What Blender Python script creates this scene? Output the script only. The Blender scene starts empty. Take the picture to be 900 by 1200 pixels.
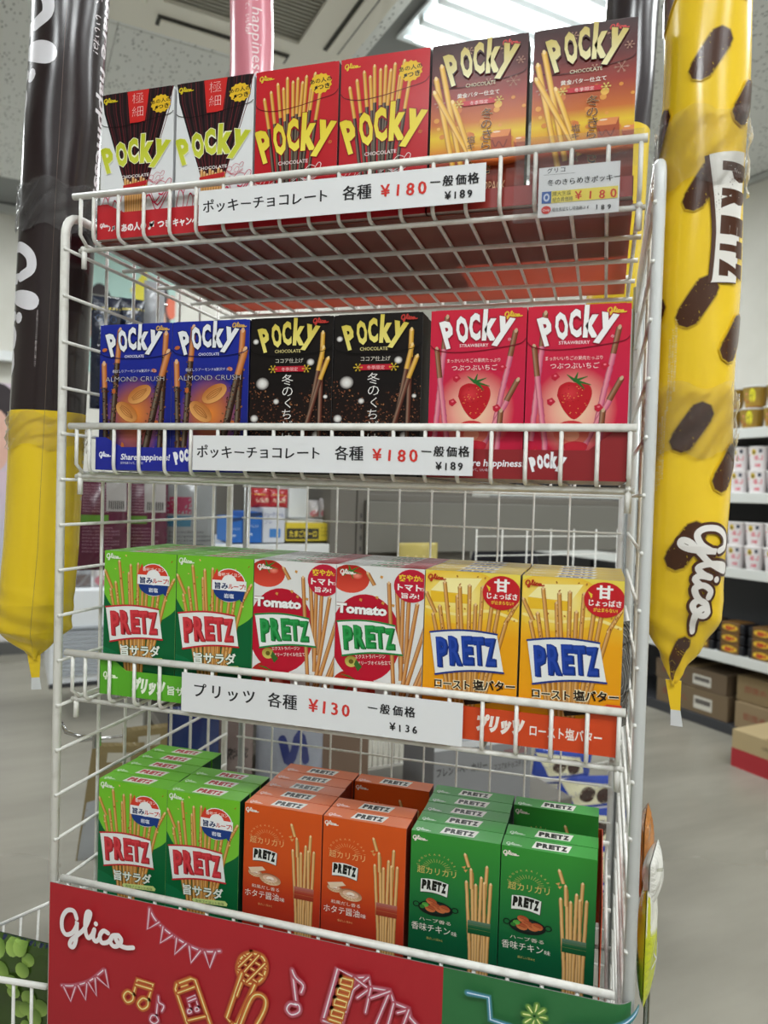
import bpy, bmesh, math, random
from mathutils import Vector, Matrix
from mathutils.geometry import tessellate_polygon
random.seed(7)
SC = bpy.context.scene
COL = SC.collection
PI = math.pi

# ------------------------------------------------------------------ camera
CAM = Vector((0.5426, -0.6516, -0.3005))
MR = ((0.95753348, -0.28607749, -0.03590678), (0.28682597, 0.95781953, 0.01768096), (0.02933409, -0.02722911, 0.99919872))
FPX = 862.03
cd = bpy.data.cameras.new('camera'); cam = bpy.data.objects.new('camera', cd); COL.objects.link(cam)
cd.sensor_fit = 'HORIZONTAL'; cd.sensor_width = 36; cd.lens = FPX / 900 * 36; cd.clip_start = .02; cd.clip_end = 60
cx_, fw_, up_ = [Vector([MR[r][k] for r in range(3)]) for k in range(3)]
mw = Matrix.Identity(4)
for r in range(3):
    mw[r][0] = cx_[r]; mw[r][1] = up_[r]; mw[r][2] = -fw_[r]; mw[r][3] = CAM[r]
cam.matrix_world = mw
cd.dof.use_dof = True; cd.dof.focus_distance = .74; cd.dof.aperture_fstop = 9
SC.camera = cam

# ------------------------------------------------------------------ light and exposure
SC.view_settings.view_transform = 'Standard'; SC.view_settings.look = 'None'
SC.view_settings.gamma = 1; SC.view_settings.use_curve_mapping = False
SC.view_settings.exposure = 0.13
w = bpy.data.worlds.new('world'); SC.world = w; w.use_nodes = True
w.node_tree.nodes['Background'].inputs[0].default_value = (.85, .93, 1, 1)
w.node_tree.nodes['Background'].inputs[1].default_value = .35
ZF, ZC = -1.43, 1.45                       # floor and ceiling heights
TH = math.radians(43.6)                    # the shop's own axes are turned against the rack
E1 = Vector((math.cos(TH), math.sin(TH), 0)); E2 = Vector((-math.sin(TH), math.cos(TH), 0))
def RM(a, b, z): return E1 * a + E2 * b + Vector((0, 0, z))
LIGHT_SPOTS = [(1.55, 1.29), (1.55, -1.1), (-1.75, -1.8), (-1.2, 1.5), (1.5, 3.4), (-1.0, 3.4), (.5, -2.3), (2.5, -.6), (2.3, 2.9), (-.5, -1.6)]  # last spot is an unseen light added to brighten the rack's front
for i, (a, b) in enumerate(LIGHT_SPOTS):
    ld = bpy.data.lights.new('ceiling_tubes', 'AREA'); lo = bpy.data.objects.new('ceiling_tubes', ld); COL.objects.link(lo)
    ld.shape = 'SQUARE'; ld.size = .55; ld.energy = 18; ld.color = (.95, .98, 1)
    lo.location = RM(a, b, ZC - .075); lo.rotation_euler = (0, 0, TH)

# ------------------------------------------------------------------ helpers
def lin1(v): return v / 12.92 if v <= .04045 else ((v + .055) / 1.055) ** 2.4
def C(h):
    if not isinstance(h, str): return h
    return tuple(lin1(int(h[i:i + 2], 16) / 255) for i in (0, 2, 4))
def mix(a, b, t):
    a, b = C(a), C(b); return tuple(a[i] * (1 - t) + b[i] * t for i in range(3))
def mat(name, col, rough=.5, metal=0, spec=.5, **k):
    m = bpy.data.materials.new(name); m.use_nodes = True; b = m.node_tree.nodes['Principled BSDF']
    b.inputs['Base Color'].default_value = (*C(col), 1); b.inputs['Roughness'].default_value = rough
    b.inputs['Metallic'].default_value = metal; b.inputs['Specular IOR Level'].default_value = spec
    for kk, v in k.items(): b.inputs[kk.replace('_', ' ')].default_value = v
    return m
def noise_on(m, scale, amount, c1, c2, detail=4, bump=0, stretch=None, lo=.35, hi=.65, coords='Object'):
    nt = m.node_tree; b = nt.nodes['Principled BSDF']
    tc = nt.nodes.new('ShaderNodeTexCoord'); n = nt.nodes.new('ShaderNodeTexNoise')
    n.inputs['Scale'].default_value = scale; n.inputs['Detail'].default_value = detail
    src = tc.outputs[coords]
    if stretch:
        mp = nt.nodes.new('ShaderNodeMapping'); mp.inputs['Scale'].default_value = stretch; nt.links.new(src, mp.inputs[0]); src = mp.outputs[0]
        mp.inputs['Rotation'].default_value = (0, 0, .5)
    nt.links.new(src, n.inputs['Vector'])
    r = nt.nodes.new('ShaderNodeValToRGB'); r.color_ramp.elements[0].position = lo; r.color_ramp.elements[1].position = hi
    r.color_ramp.elements[0].color = (*C(c1), 1); r.color_ramp.elements[1].color = (*C(c2), 1)
    nt.links.new(n.outputs['Fac'], r.inputs[0]); nt.links.new(r.outputs[0], b.inputs['Base Color'])
    if bump:
        bp = nt.nodes.new('ShaderNodeBump'); bp.inputs['Strength'].default_value = bump; bp.inputs['Distance'].default_value = .01
        nt.links.new(n.outputs['Fac'], bp.inputs['Height']); nt.links.new(bp.outputs[0], b.inputs['Normal'])
    return r
def print_mat(name, rough, coat=0, bump=0, bscale=60, spec=.5):
    m = mat(name, 'ffffff', rough, 0, spec); nt = m.node_tree; b = nt.nodes['Principled BSDF']
    a = nt.nodes.new('ShaderNodeAttribute'); a.attribute_name = 'Col'; nt.links.new(a.outputs['Color'], b.inputs['Base Color'])
    b.inputs['Coat Weight'].default_value = coat; b.inputs['Coat Roughness'].default_value = .12
    if bump:
        tc = nt.nodes.new('ShaderNodeTexCoord'); n = nt.nodes.new('ShaderNodeTexNoise'); n.inputs['Scale'].default_value = bscale
        nt.links.new(tc.outputs['Object'], n.inputs['Vector']); bp = nt.nodes.new('ShaderNodeBump')
        bp.inputs['Strength'].default_value = bump; bp.inputs['Distance'].default_value = .004
        nt.links.new(n.outputs['Fac'], bp.inputs['Height']); nt.links.new(bp.outputs[0], b.inputs['Normal'])
    return m
M_CARD = print_mat('glossy_printed_carton', .36, .09, .05, 25, .22)
M_BOX = print_mat('carton_board', .55, 0, 0, 60, .2)
M_MATTE = print_mat('printed_board', .55)
M_PAPER = print_mat('marker_on_paper', .8)
M_FOIL = print_mat('printed_foil', .22, .4, .6, 28)
M_BALLOON = print_mat('inflated_vinyl', .25, .3, .12, 14)
M_WIRE = mat('white_coated_wire', 'e9e8e1', .35); noise_on(M_WIRE, 60, 1, 'dcdad2', 'eeede7', lo=.3, hi=.5)
M_STEEL = mat('grey_steel_post', 'a9acab', .3, .6)
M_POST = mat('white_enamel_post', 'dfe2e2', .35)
M_SHELF = mat('shaded_ivory_metal', '6f6b64', .5)  # ivory metal darkened to carry the shade behind the rack
M_DARKIN = mat('dark_shelf_metal', '35363a', .5)
M_CHROME = mat('chrome_hook', 'c8c8c8', .15, 1)
M_BLACKP = mat('black_plastic', '15151a', .4)
def see_through(name, tint, alpha, rough=.1):
    m = bpy.data.materials.new(name); m.use_nodes = True; nt = m.node_tree; nt.nodes.clear()
    o = nt.nodes.new('ShaderNodeOutputMaterial'); t = nt.nodes.new('ShaderNodeBsdfTransparent'); g = nt.nodes.new('ShaderNodeBsdfPrincipled')
    x = nt.nodes.new('ShaderNodeMixShader'); f = nt.nodes.new('ShaderNodeLayerWeight'); f.inputs[0].default_value = .25
    mm = nt.nodes.new('ShaderNodeMath'); mm.operation = 'MULTIPLY_ADD'; mm.inputs[1].default_value = .6; mm.inputs[2].default_value = alpha
    t.inputs[0].default_value = (*C(tint), 1); g.inputs['Base Color'].default_value = (.9, .9, .9, 1); g.inputs['Roughness'].default_value = rough
    n = nt.nodes.new('ShaderNodeTexNoise'); n.inputs['Scale'].default_value = 35; tc = nt.nodes.new('ShaderNodeTexCoord'); nt.links.new(tc.outputs['Object'], n.inputs[0])
    bp = nt.nodes.new('ShaderNodeBump'); bp.inputs['Strength'].default_value = .6; bp.inputs['Distance'].default_value = .006
    nt.links.new(n.outputs[0], bp.inputs['Height']); nt.links.new(bp.outputs[0], g.inputs['Normal'])
    nt.links.new(f.outputs['Fresnel'], mm.inputs[0]); nt.links.new(mm.outputs[0], x.inputs[0]); nt.links.new(t.outputs[0], x.inputs[1])
    nt.links.new(g.outputs[0], x.inputs[2]); nt.links.new(x.outputs[0], o.inputs[0]); return m
M_CLEAR = see_through('clear_plastic_film', 'f6f6f6', .03)
def liner_mat():
    m = bpy.data.materials.new('red_translucent_plastic'); m.use_nodes = True; nt = m.node_tree; nt.nodes.clear()
    o = nt.nodes.new('ShaderNodeOutputMaterial'); t = nt.nodes.new('ShaderNodeBsdfTranslucent'); d = nt.nodes.new('ShaderNodeBsdfPrincipled')
    x = nt.nodes.new('ShaderNodeMixShader'); x.inputs[0].default_value = .4
    t.inputs[0].default_value = (*C('d98a70'), 1); d.inputs['Base Color'].default_value = (*C('c07c70'), 1); d.inputs['Roughness'].default_value = .3
    nt.links.new(t.outputs[0], x.inputs[1]); nt.links.new(d.outputs[0], x.inputs[2]); nt.links.new(x.outputs[0], o.inputs[0]); return m
M_LINER = liner_mat()

PARENT_AT = {}
def tag(o, label=None, cat=None, group=None, kind=None):
    for k, v in (('label', label), ('category', cat), ('group', group), ('kind', kind)):
        if v: o[k] = v
    return o
def thing(name, loc=(0, 0, 0), label=None, cat=None, group=None, rz=0):
    o = bpy.data.objects.new(name, None); o.empty_display_size = .02; COL.objects.link(o)
    o.location = loc; o.rotation_euler = (0, 0, rz); return tag(o, label, cat, group)
def obj(name, me, m=None, parent=None, loc=(0, 0, 0), rz=0):
    o = bpy.data.objects.new(name, me); COL.objects.link(o); o.location = loc; o.rotation_euler = (0, 0, rz)
    if m is not None and not me.materials: me.materials.append(m)
    if parent is not None: o.parent = parent
    return o
def copy_tree(o, parent=None):
    c = o.copy(); COL.objects.link(c); c.parent = parent
    for ch in list(o.children): copy_tree(ch, c)
    return c
def raw(name, v, f, smooth=False):
    me = bpy.data.meshes.new(name); me.from_pydata([tuple(p) for p in v], [], f); me.update()
    if smooth: me.polygons.foreach_set('use_smooth', [True] * len(me.polygons))
    return me
def tube_geo(pts, r, seg=8, cap=True):
    pts = [Vector(p) for p in pts]; V, F = [], []
    n = len(pts); t0 = (pts[1] - pts[0]).normalized()
    a = Vector((0, 0, 1)) if abs(t0.z) < .9 else Vector((1, 0, 0))
    u = t0.cross(a).normalized()
    for i, p in enumerate(pts):
        t = (pts[min(i + 1, n - 1)] - pts[max(i - 1, 0)]).normalized()
        u = (u - t * u.dot(t)).normalized(); v = t.cross(u)
        rr = r[i] if isinstance(r, (list, tuple)) else r
        for k in range(seg):
            an = 2 * PI * k / seg; V.append(p + (u * math.cos(an) + v * math.sin(an)) * rr)
    for i in range(n - 1):
        for k in range(seg):
            k2 = (k + 1) % seg; F.append((i * seg + k, i * seg + k2, (i + 1) * seg + k2, (i + 1) * seg + k))
    if cap: F.append(tuple(range(seg))[::-1]); F.append(tuple((n - 1) * seg + k for k in range(seg)))
    return V, F
def tube(name, pts, r, seg=8):
    v, f = tube_geo(pts, r, seg); return raw(name, v, f, True)
def tubes(name, lst, seg=8):
    V, F = [], []
    for pts, r in lst:
        v, f = tube_geo(pts, r, seg); o = len(V); V += v; F += [tuple(i + o for i in q) for q in f]
    return raw(name, V, F, True)
def bend(p0, p1, p2, r, n=4):
    p0, p1, p2 = Vector(p0), Vector(p1), Vector(p2)
    a = p1 + (p0 - p1).normalized() * r; b = p1 + (p2 - p1).normalized() * r
    return [tuple((a * (1 - t) + p1 * t) * (1 - t) + (p1 * (1 - t) + b * t) * t) for t in [k / n for k in range(n + 1)]]
def box(name, x0, x1, y0, y1, z0, z1, bev=0.0):
    bm = bmesh.new(); vs = [bm.verts.new((x, y, z)) for x in (x0, x1) for y in (y0, y1) for z in (z0, z1)]
    for f in ((0, 1, 3, 2), (4, 6, 7, 5), (0, 4, 5, 1), (2, 3, 7, 6), (0, 2, 6, 4), (1, 5, 7, 3)): bm.faces.new([vs[i] for i in f])
    bmesh.ops.recalc_face_normals(bm, faces=bm.faces)
    if bev: bmesh.ops.bevel(bm, geom=list(bm.edges), offset=bev, segments=2, affect='EDGES', profile=.5)
    me = bpy.data.meshes.new(name); bm.to_mesh(me); bm.free(); return me
def lathe(name, prof, seg=24, caps=True):
    V, F = [], []
    for r, z in prof:
        for k in range(seg): a = 2 * PI * k / seg; V.append((r * math.cos(a), r * math.sin(a), z))
    for i in range(len(prof) - 1):
        for k in range(seg): k2 = (k + 1) % seg; F.append((i * seg + k, i * seg + k2, (i + 1) * seg + k2, (i + 1) * seg + k))
    F.append(tuple(range(seg))[::-1]); F.append(tuple((len(prof) - 1) * seg + k for k in range(seg)))
    return raw(name, V, F, True)

# ------------------------------------------------------------------ flat print: coloured shapes laid in thin layers of ink, millimetres, y down
_TX = {}
def text_geo(s, bold):
    k = (s, round(bold, 4))
    if k not in _TX:
        c = bpy.data.curves.new('t', 'FONT'); c.body = s; c.size = 1; c.resolution_u = 2; c.offset = bold; c.fill_mode = 'FRONT'
        o = bpy.data.objects.new('t', c); m = o.to_mesh()
        _TX[k] = ([(v.co.x, v.co.y) for v in m.vertices], [tuple(p.vertices) for p in m.polygons])
        o.to_mesh_clear(); bpy.data.objects.remove(o); bpy.data.curves.remove(c)
    return _TX[k]
def spline(pts, n=6):
    out = []; P = [pts[0]] + list(pts) + [pts[-1]]
    for i in range(1, len(P) - 2):
        a, b, c, d = P[i - 1:i + 3]
        for k in range(n):
            t = k / n
            out.append(tuple(.5 * (2 * b[j] + (c[j] - a[j]) * t + (2 * a[j] - 5 * b[j] + 4 * c[j] - d[j]) * t * t + (3 * b[j] - a[j] - 3 * c[j] + d[j]) * t ** 3) for j in (0, 1)))
    return out + [tuple(pts[-1])]
class Art:
    def __init__(s, W=86, H=150, h0=0.02, step=.014, clip=True):
        s.W, s.H, s.h, s.step, s.clip = W, H, h0, step, clip; s.v, s.c, s.f = [], [], []; s.hold = 0; s.ky = 1
    def up(s): s.h += s.step if not s.hold else s.step * .12
    def add(s, pts, faces, cols):
        o = len(s.v); s.v += [(p[0], p[1], s.h + (p[2] if len(p) > 2 else 0)) for p in pts]
        s.c += cols if isinstance(cols, list) else [C(cols)] * len(pts); s.f += [tuple(i + o for i in q) for q in faces]
    def poly(s, pts, col):
        s.up(); tr = tessellate_polygon([[Vector((p[0], p[1], 0)) for p in pts]])
        s.add(pts, [tuple(t) for t in tr], [C(c) for c in col] if isinstance(col, list) else col)
    def grad(s, x0, y0, x1, y1, stops):
        s.up()
        st = [(0, stops)] if isinstance(stops, str) else stops
        if len(st) == 1: st = [st[0], (1, st[0][1])]
        P, F, K = [], [], []
        for t, c in st: P += [(x0, y0 + (y1 - y0) * t), (x1, y0 + (y1 - y0) * t)]; K += [C(c)] * 2
        for i in range(len(st) - 1): F.append((2 * i, 2 * i + 1, 2 * i + 3, 2 * i + 2))
        s.add(P, F, K)
    def glow(s, cx, cy, rx, ry, ci, co, n=28, mid=None):
        s.up(); P = [(cx, cy)]; K = [C(ci)]; F = []
        rings = [(.55, mid or mix(ci, co, .45)), (1, co)]
        for q, c in rings:
            for k in range(n): a = 2 * PI * k / n; P.append((cx + rx * q * math.cos(a), cy + ry * q * math.sin(a))); K.append(C(c))
        for k in range(n):
            k2 = (k + 1) % n; F.append((0, 1 + k, 1 + k2)); F.append((1 + k, 1 + n + k, 1 + n + k2, 1 + k2))
        s.add(P, F, K)
    def ell(s, cx, cy, rx, ry, col, rot=0, n=20, c2=None):
        s.up(); P, K = [], []; cr, sr = math.cos(rot), math.sin(rot)
        for k in range(n):
            a = 2 * PI * k / n; x, y = rx * math.cos(a), ry * math.sin(a); P.append((cx + x * cr - y * sr, cy + x * sr + y * cr))
            K.append(mix(col, c2, .5 + .5 * math.sin(a)) if c2 else C(col))
        s.add(P, [tuple(range(n))], K)
    def ring(s, cx, cy, r, w, col, a0=0, a1=2 * PI, n=24, ry=None):
        s.line([(cx + r * math.cos(a0 + (a1 - a0) * k / n), cy + (ry or r) * math.sin(a0 + (a1 - a0) * k / n)) for k in range(n + 1)], w, col, 0)
    def line(s, pts, w, col, smooth=6, taper=0, cap=True, c2=None):
        if smooth and len(pts) > 2: pts = spline(pts, smooth)
        s.up(); n = len(pts); P, F, K = [], [], []
        for i, p in enumerate(pts):
            a, b = pts[max(i - 1, 0)], pts[min(i + 1, n - 1)]; dx, dy = b[0] - a[0], b[1] - a[1]; L = math.hypot(dx, dy) or 1
            ww = w / 2 * (1 - taper * i / max(1, n - 1)); e_ = s.step * .5 * i / n; P += [(p[0] - dy / L * ww, p[1] + dx / L * ww, e_), (p[0] + dy / L * ww, p[1] - dx / L * ww, e_)]
            c = mix(col, c2, i / max(1, n - 1)) if c2 else C(col); K += [c, c]
            if i: F.append((2 * i - 2, 2 * i - 1, 2 * i + 1, 2 * i))
        if cap:
            for p, ww, cc in ((pts[0], w / 2, C(col)), (pts[-1], w / 2 * (1 - taper), C(c2 or col))):
                o = len(P); P += [(p[0] + ww * math.cos(k * PI / 4), p[1] + ww * math.sin(k * PI / 4), s.step * .7) for k in range(8)]; F.append(tuple(range(o, o + 8))); K += [cc] * 8
        s.add(P, F, K)
    def text(s, t, x, y, size, col, w=None, bold=0.0, rot=0, al='l', out=None, ow=.6, sh=0, jit=0, vert=False, lh=1.05):
        rng = random.Random(hash_s(t))
        if vert:
            for i, ch in enumerate(t): s.text(ch, x + (rng.uniform(-1, 1) * jit), y + i * size * lh, size * (1 + rng.uniform(-.5, 1) * jit * .1), col, bold=bold, al='c', out=out, ow=ow)
            return
        if out: s._t(t, x, y, size, out, w, bold + ow / size, rot, al, sh, 0, rng)
        s._t(t, x, y, size, col, w, bold, rot, al, sh, jit, rng)
    def _t(s, t, x, y, size, col, w, bold, rot, al, sh, jit, rng):
        V, F = text_geo(t, bold)
        if not V: return
        x0, x1 = min(p[0] for p in V), max(p[0] for p in V); sx = (w / (x1 - x0)) if w else size
        off = {'l': x0, 'c': (x0 + x1) / 2, 'r': x1}[al]; cr, sr = math.cos(rot), math.sin(rot); P = []
        for px, py in V:
            X, Y = (px - off) * sx, -py * size; X -= Y * sh; P.append((x + X * cr - Y * sr, y + X * sr + Y * cr))
        s.up(); s.add(P, F, col)
    def glyph(s, ch, cx, cy, w, h, rot, col, bold=.03, out=None, ow=1.0, c2=None, warp=None):
        V, F = text_geo(ch, bold); x0, x1 = min(p[0] for p in V), max(p[0] for p in V); y0, y1 = min(p[1] for p in V), max(p[1] for p in V)
        cr, sr = math.cos(rot), math.sin(rot)
        if out: s.glyph(ch, cx, cy, w + 2 * ow, h + 2 * ow, rot, out, bold + .045)
        P, K = [], []
        for px, py in V:
            X = ((px - x0) / (x1 - x0) - .5) * w; Y = (.5 - (py - y0) / (y1 - y0)) * h; P.append((cx + X * cr - Y * sr, cy + X * sr + Y * cr))
            K.append(mix(col, c2, (py - y0) / (y1 - y0)) if c2 else C(col))
        s.up(); s.add(P, F, K)
    def script(s, x, y, w, col, wt=.085, out=None, ow=0, rot=0):
        k = w / 212; cr, sr = math.cos(rot), math.sin(rot)
        def T(p): X = (p[0] - 92) * k; Y = (p[1] - 107) * k - .22 * X; return (x + X * cr - Y * sr, y + X * sr + Y * cr)
        S = [[(137, 131), (128, 112), (108, 110), (94, 128), (94, 155), (106, 171), (125, 167), (137, 150), (138, 141), (136, 185), (128, 203), (118, 199), (122, 186), (142, 172), (160, 158), (173, 135), (177, 118), (168, 116), (163, 136), (164, 165), (172, 181), (183, 174), (190, 160)],
             [(190, 160), (187, 180), (195, 190), (206, 182)], [(230, 170), (216, 164), (206, 177), (212, 193), (228, 193), (240, 184)],
             [(260, 176), (243, 177), (237, 191), (247, 203), (262, 200), (268, 187), (258, 176), (252, 184), (264, 200), (282, 207), (302, 207)]]
        for c, W_ in (((out, wt * w + 2 * ow),) if out else ()) + ((col, wt * w),):
            s.up(); s.hold += 1
            for q in S: s.line([T(p) for p in q], W_, c, 5); s.h += s.step * .6
            s.ell(*T((194, 146)), W_ * .55, W_ * .55, c, 0, 10)
            s.hold -= 1
    def build(s, name, fn=None, sub=0):
        fn = fn or (lambda x, y, h: (x / 1000, -h / 1000, (s.H - y) / 1000))
        V, K, F = [], [], []; W, H = s.W, s.H
        if s.ky != 1:
            y_ = 134 * s.ky; s.v = [(p[0], p[1] * s.ky if p[1] < 134 else y_ + (p[1] - 134) * (H - y_) / (H - 134), p[2]) for p in s.v]
        for f in s.f:
            p = [(*s.v[i], *s.c[i]) for i in f]
            if s.clip and any(q[0] < 0 or q[0] > W or q[1] < 0 or q[1] > H for q in p):
                for ax, lim, sg in ((0, 0, 1), (0, W, -1), (1, 0, 1), (1, H, -1)):
                    o = []
                    for i in range(len(p)):
                        a, b = p[i - 1], p[i]; da, db = (a[ax] - lim) * sg, (b[ax] - lim) * sg
                        if (da >= 0) != (db >= 0): t = da / (da - db); o.append(tuple(a[j] + (b[j] - a[j]) * t for j in range(6)))
                        if db >= 0: o.append(b)
                    p = o
                    if len(p) < 3: break
                if len(p) < 3: continue
            ar = sum(p[i - 1][0] * p[i][1] - p[i][0] * p[i - 1][1] for i in range(len(p)))
            if abs(ar) < 1e-7: continue
            if ar > 0: p = p[::-1]
            o = len(V); V += [q[:3] for q in p]; K += [q[3:] for q in p]; F.append(tuple(range(o, o + len(p))))
        if sub:
            tris = [(V[f[0]] + K[f[0]], V[f[i]] + K[f[i]], V[f[i + 1]] + K[f[i + 1]]) for f in F for i in range(1, len(f) - 1)]
            V, K, F = [], [], []
            while tris:
                a, b, c = tris.pop(); e = [(math.dist(a[:2], b[:2]), 0), (math.dist(b[:2], c[:2]), 1), (math.dist(c[:2], a[:2]), 2)]
                L, k = max(e)
                if L > sub:
                    if k == 1: a, b, c = b, c, a
                    elif k == 2: a, b, c = c, a, b
                    m_ = tuple((a[j] + b[j]) / 2 for j in range(6)); tris += [(a, m_, c), (m_, b, c)]
                else: o = len(V); V += [a[:3], b[:3], c[:3]]; K += [a[3:], b[3:], c[3:]]; F.append((o, o + 1, o + 2))
        me = bpy.data.meshes.new(name); me.from_pydata([fn(*p) for p in V], [], F)
        at = me.attributes.new('Col', 'FLOAT_COLOR', 'POINT'); flat = []
        for k in K: flat += [k[0], k[1], k[2], 1]
        at.data.foreach_set('color', flat); me.update(); return me
def hash_s(t): return sum((i + 1) * ord(c) for i, c in enumerate(t))
def dotted(art, rnd, n, x0, x1, y0, y1, r0, r1, cols):
    art.up(); art.hold += 1
    for _ in range(n): art.ell(rnd.uniform(x0, x1), rnd.uniform(y0, y1), rnd.uniform(r0, r1), rnd.uniform(r0, r1) * .8, rnd.choice(cols), rnd.uniform(0, 3), 6)
    art.hold -= 1
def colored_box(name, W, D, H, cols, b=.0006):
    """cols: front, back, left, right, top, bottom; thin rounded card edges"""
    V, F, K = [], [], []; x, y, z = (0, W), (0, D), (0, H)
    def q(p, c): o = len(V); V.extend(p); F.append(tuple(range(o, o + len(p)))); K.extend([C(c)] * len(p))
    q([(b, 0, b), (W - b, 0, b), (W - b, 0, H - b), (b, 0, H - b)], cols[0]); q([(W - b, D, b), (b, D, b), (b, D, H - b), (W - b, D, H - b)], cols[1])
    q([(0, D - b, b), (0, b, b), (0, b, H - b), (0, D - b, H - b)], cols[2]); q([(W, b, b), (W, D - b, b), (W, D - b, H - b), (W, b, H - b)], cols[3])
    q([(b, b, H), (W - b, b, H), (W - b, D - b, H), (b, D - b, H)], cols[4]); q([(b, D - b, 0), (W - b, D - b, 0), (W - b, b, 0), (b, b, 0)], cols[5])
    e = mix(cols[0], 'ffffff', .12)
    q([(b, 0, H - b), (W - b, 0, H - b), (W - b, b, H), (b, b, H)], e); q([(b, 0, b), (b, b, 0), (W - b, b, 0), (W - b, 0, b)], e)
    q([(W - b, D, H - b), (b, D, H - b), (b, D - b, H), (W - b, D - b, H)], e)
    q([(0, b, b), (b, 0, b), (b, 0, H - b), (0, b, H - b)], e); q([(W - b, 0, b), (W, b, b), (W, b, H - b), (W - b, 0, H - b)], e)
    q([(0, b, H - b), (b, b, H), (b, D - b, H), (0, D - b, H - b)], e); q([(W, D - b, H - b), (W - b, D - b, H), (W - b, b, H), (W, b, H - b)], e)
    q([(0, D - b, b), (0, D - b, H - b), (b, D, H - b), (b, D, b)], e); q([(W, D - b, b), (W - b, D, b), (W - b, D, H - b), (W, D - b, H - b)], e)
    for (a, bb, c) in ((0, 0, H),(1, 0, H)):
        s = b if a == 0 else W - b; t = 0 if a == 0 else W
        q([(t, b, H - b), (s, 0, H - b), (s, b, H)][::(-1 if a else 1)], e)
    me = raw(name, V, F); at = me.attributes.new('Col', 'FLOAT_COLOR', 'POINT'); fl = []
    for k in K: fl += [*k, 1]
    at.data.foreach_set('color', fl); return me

# ------------------------------------------------------------------ carton artwork
def stick(a, x0, y0, x1, y1, w, mid='d9a04a', edge='8a4f1c', cut=None, mid2='4a2a22', edge2='1c1010', rough=0, rnd=None):
    """one stick; from fraction cut on it is coated (mid2/edge2)"""
    a.up(); L = math.hypot(x1 - x0, y1 - y0); ux, uy = (x1 - x0) / L, (y1 - y0) / L; nx, ny = -uy, ux
    def strip(t0, t1, m, e, n=1):
        P, K, F = [], [], []
        for i in range(n + 1):
            t = t0 + (t1 - t0) * i / n; X, Y = x0 + ux * L * t, y0 + uy * L * t; j = (rnd.uniform(-rough, rough) if rnd else 0)
            for q, c in ((-.5, e), (-.15, m), (.2, mix(m, 'fff2d0', .18)), (.5, e)): P.append((X + nx * (q * w + (j if abs(q) == .5 else 0)), Y + ny * (q * w + (j if abs(q) == .5 else 0)))); K.append(C(c))
        for i in range(n):
            for q in range(3): F.append((4 * i + q, 4 * i + q + 1, 4 * i + q + 5, 4 * i + q + 4))
        a.add(P, F, K)
    n = max(1, int(L / 4)) if rough else 1
    if cut is None: strip(0, 1, mid, edge, n)
    else: strip(0, cut, mid, edge); strip(cut, 1, mid2, edge2, n)
    a.hold += 1; a.h += .004; a.ell(x0, y0, w * .48, w * .3, mix(mid, 'fff0c8', .45), math.atan2(nx, -ny), 8); a.hold -= 1
def seeds(a, rnd, x0, y0, x1, y1, w, n, cols=('7a3c14', 'f0cf8c')):
    a.up(); a.hold += 1
    for _ in range(n):
        t = rnd.random(); a.ell(x0 + (x1 - x0) * t + rnd.uniform(-w, w) * .35, y0 + (y1 - y0) * t, .45, .9, rnd.choice(cols), 0, 5)
    a.hold -= 1
def pocky(a, x0, y0, w, h, col, c2=None, out=None, ow=.9, tilt=0):
    """the bouncing five letters: x0,y0 = top left of the word, w,h its extent"""
    L = [('P', .10, .62, .168, .76, -.27), ('O', .30, .50, .172, .74, -.13), ('C', .478, .44, .16, .74, -.06), ('k', .695, .40, .205, .84, .03), ('y', .885, .60, .235, .80, .24)]
    for ch, u, v, gw, gh, r in L:
        X, Y = x0 + u * w, y0 + v * h + tilt * (u - .5) * w
        a.glyph(ch, X, Y, gw * w, gh * h, r, col, .05, out, ow, c2)
def pretz(a, P, col, hi, border, bw=2.0, banner='eef0ee', shadow=None, lw=.9):
    """P: banner corners TL TR BR BL; the letters taper to the right"""
    (ax, ay), (bx, by), (cx, cy), (dx, dy) = P; n = 12; arch = 3.2
    top = [(ax + (bx - ax) * t / n, ay + (by - ay) * t / n - arch * math.sin(PI * t / n)) for t in range(n + 1)]
    bot = [(dx + (cx - dx) * t / n, dy + (cy - dy) * t / n - arch * .9 * math.sin(PI * t / n)) for t in range(n + 1)]
    a.poly([(x, y - bw * .5) for x, y in top] + [(x, y + bw * .5) for x, y in bot[::-1]], '8f9a94')
    a.poly(top + bot[::-1], banner)
    a.line([(x, y) for x, y in top], bw, border, 0); a.line([(x, y) for x, y in bot], bw, border, 0)
    def at(u, v):
        t = top[0][0] * (1 - u) + top[-1][0] * u; b = bot[0][0] * (1 - u) + bot[-1][0] * u
        ty = ay + (by - ay) * u - arch * math.sin(PI * u); byy = dy + (cy - dy) * u - arch * .9 * math.sin(PI * u); return (t + (b - t) * v, ty + (byy - ty) * v)
    for off, cc in ((1.3, shadow or mix(col, '202020', .55)), (0, col), (-.35, hi)):
        for ch, u, wd in (('P', .14, .17), ('R', .335, .19), ('E', .52, .165), ('T', .685, .17), ('Z', .855, .17)):
            (x, y), (xa, ya), (xb, yb) = at(u, .5), at(u, .08), at(u, .9); H = (yb - ya) * lw; W = (bx - ax) * wd
            if cc == hi: a.glyph(ch, x - .2, y - .4, W * .86, H * .9, -.08, hi, .0)
            else: a.glyph(ch, x + off, y + off * .4, W, H, -.08, cc, .075)
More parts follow.
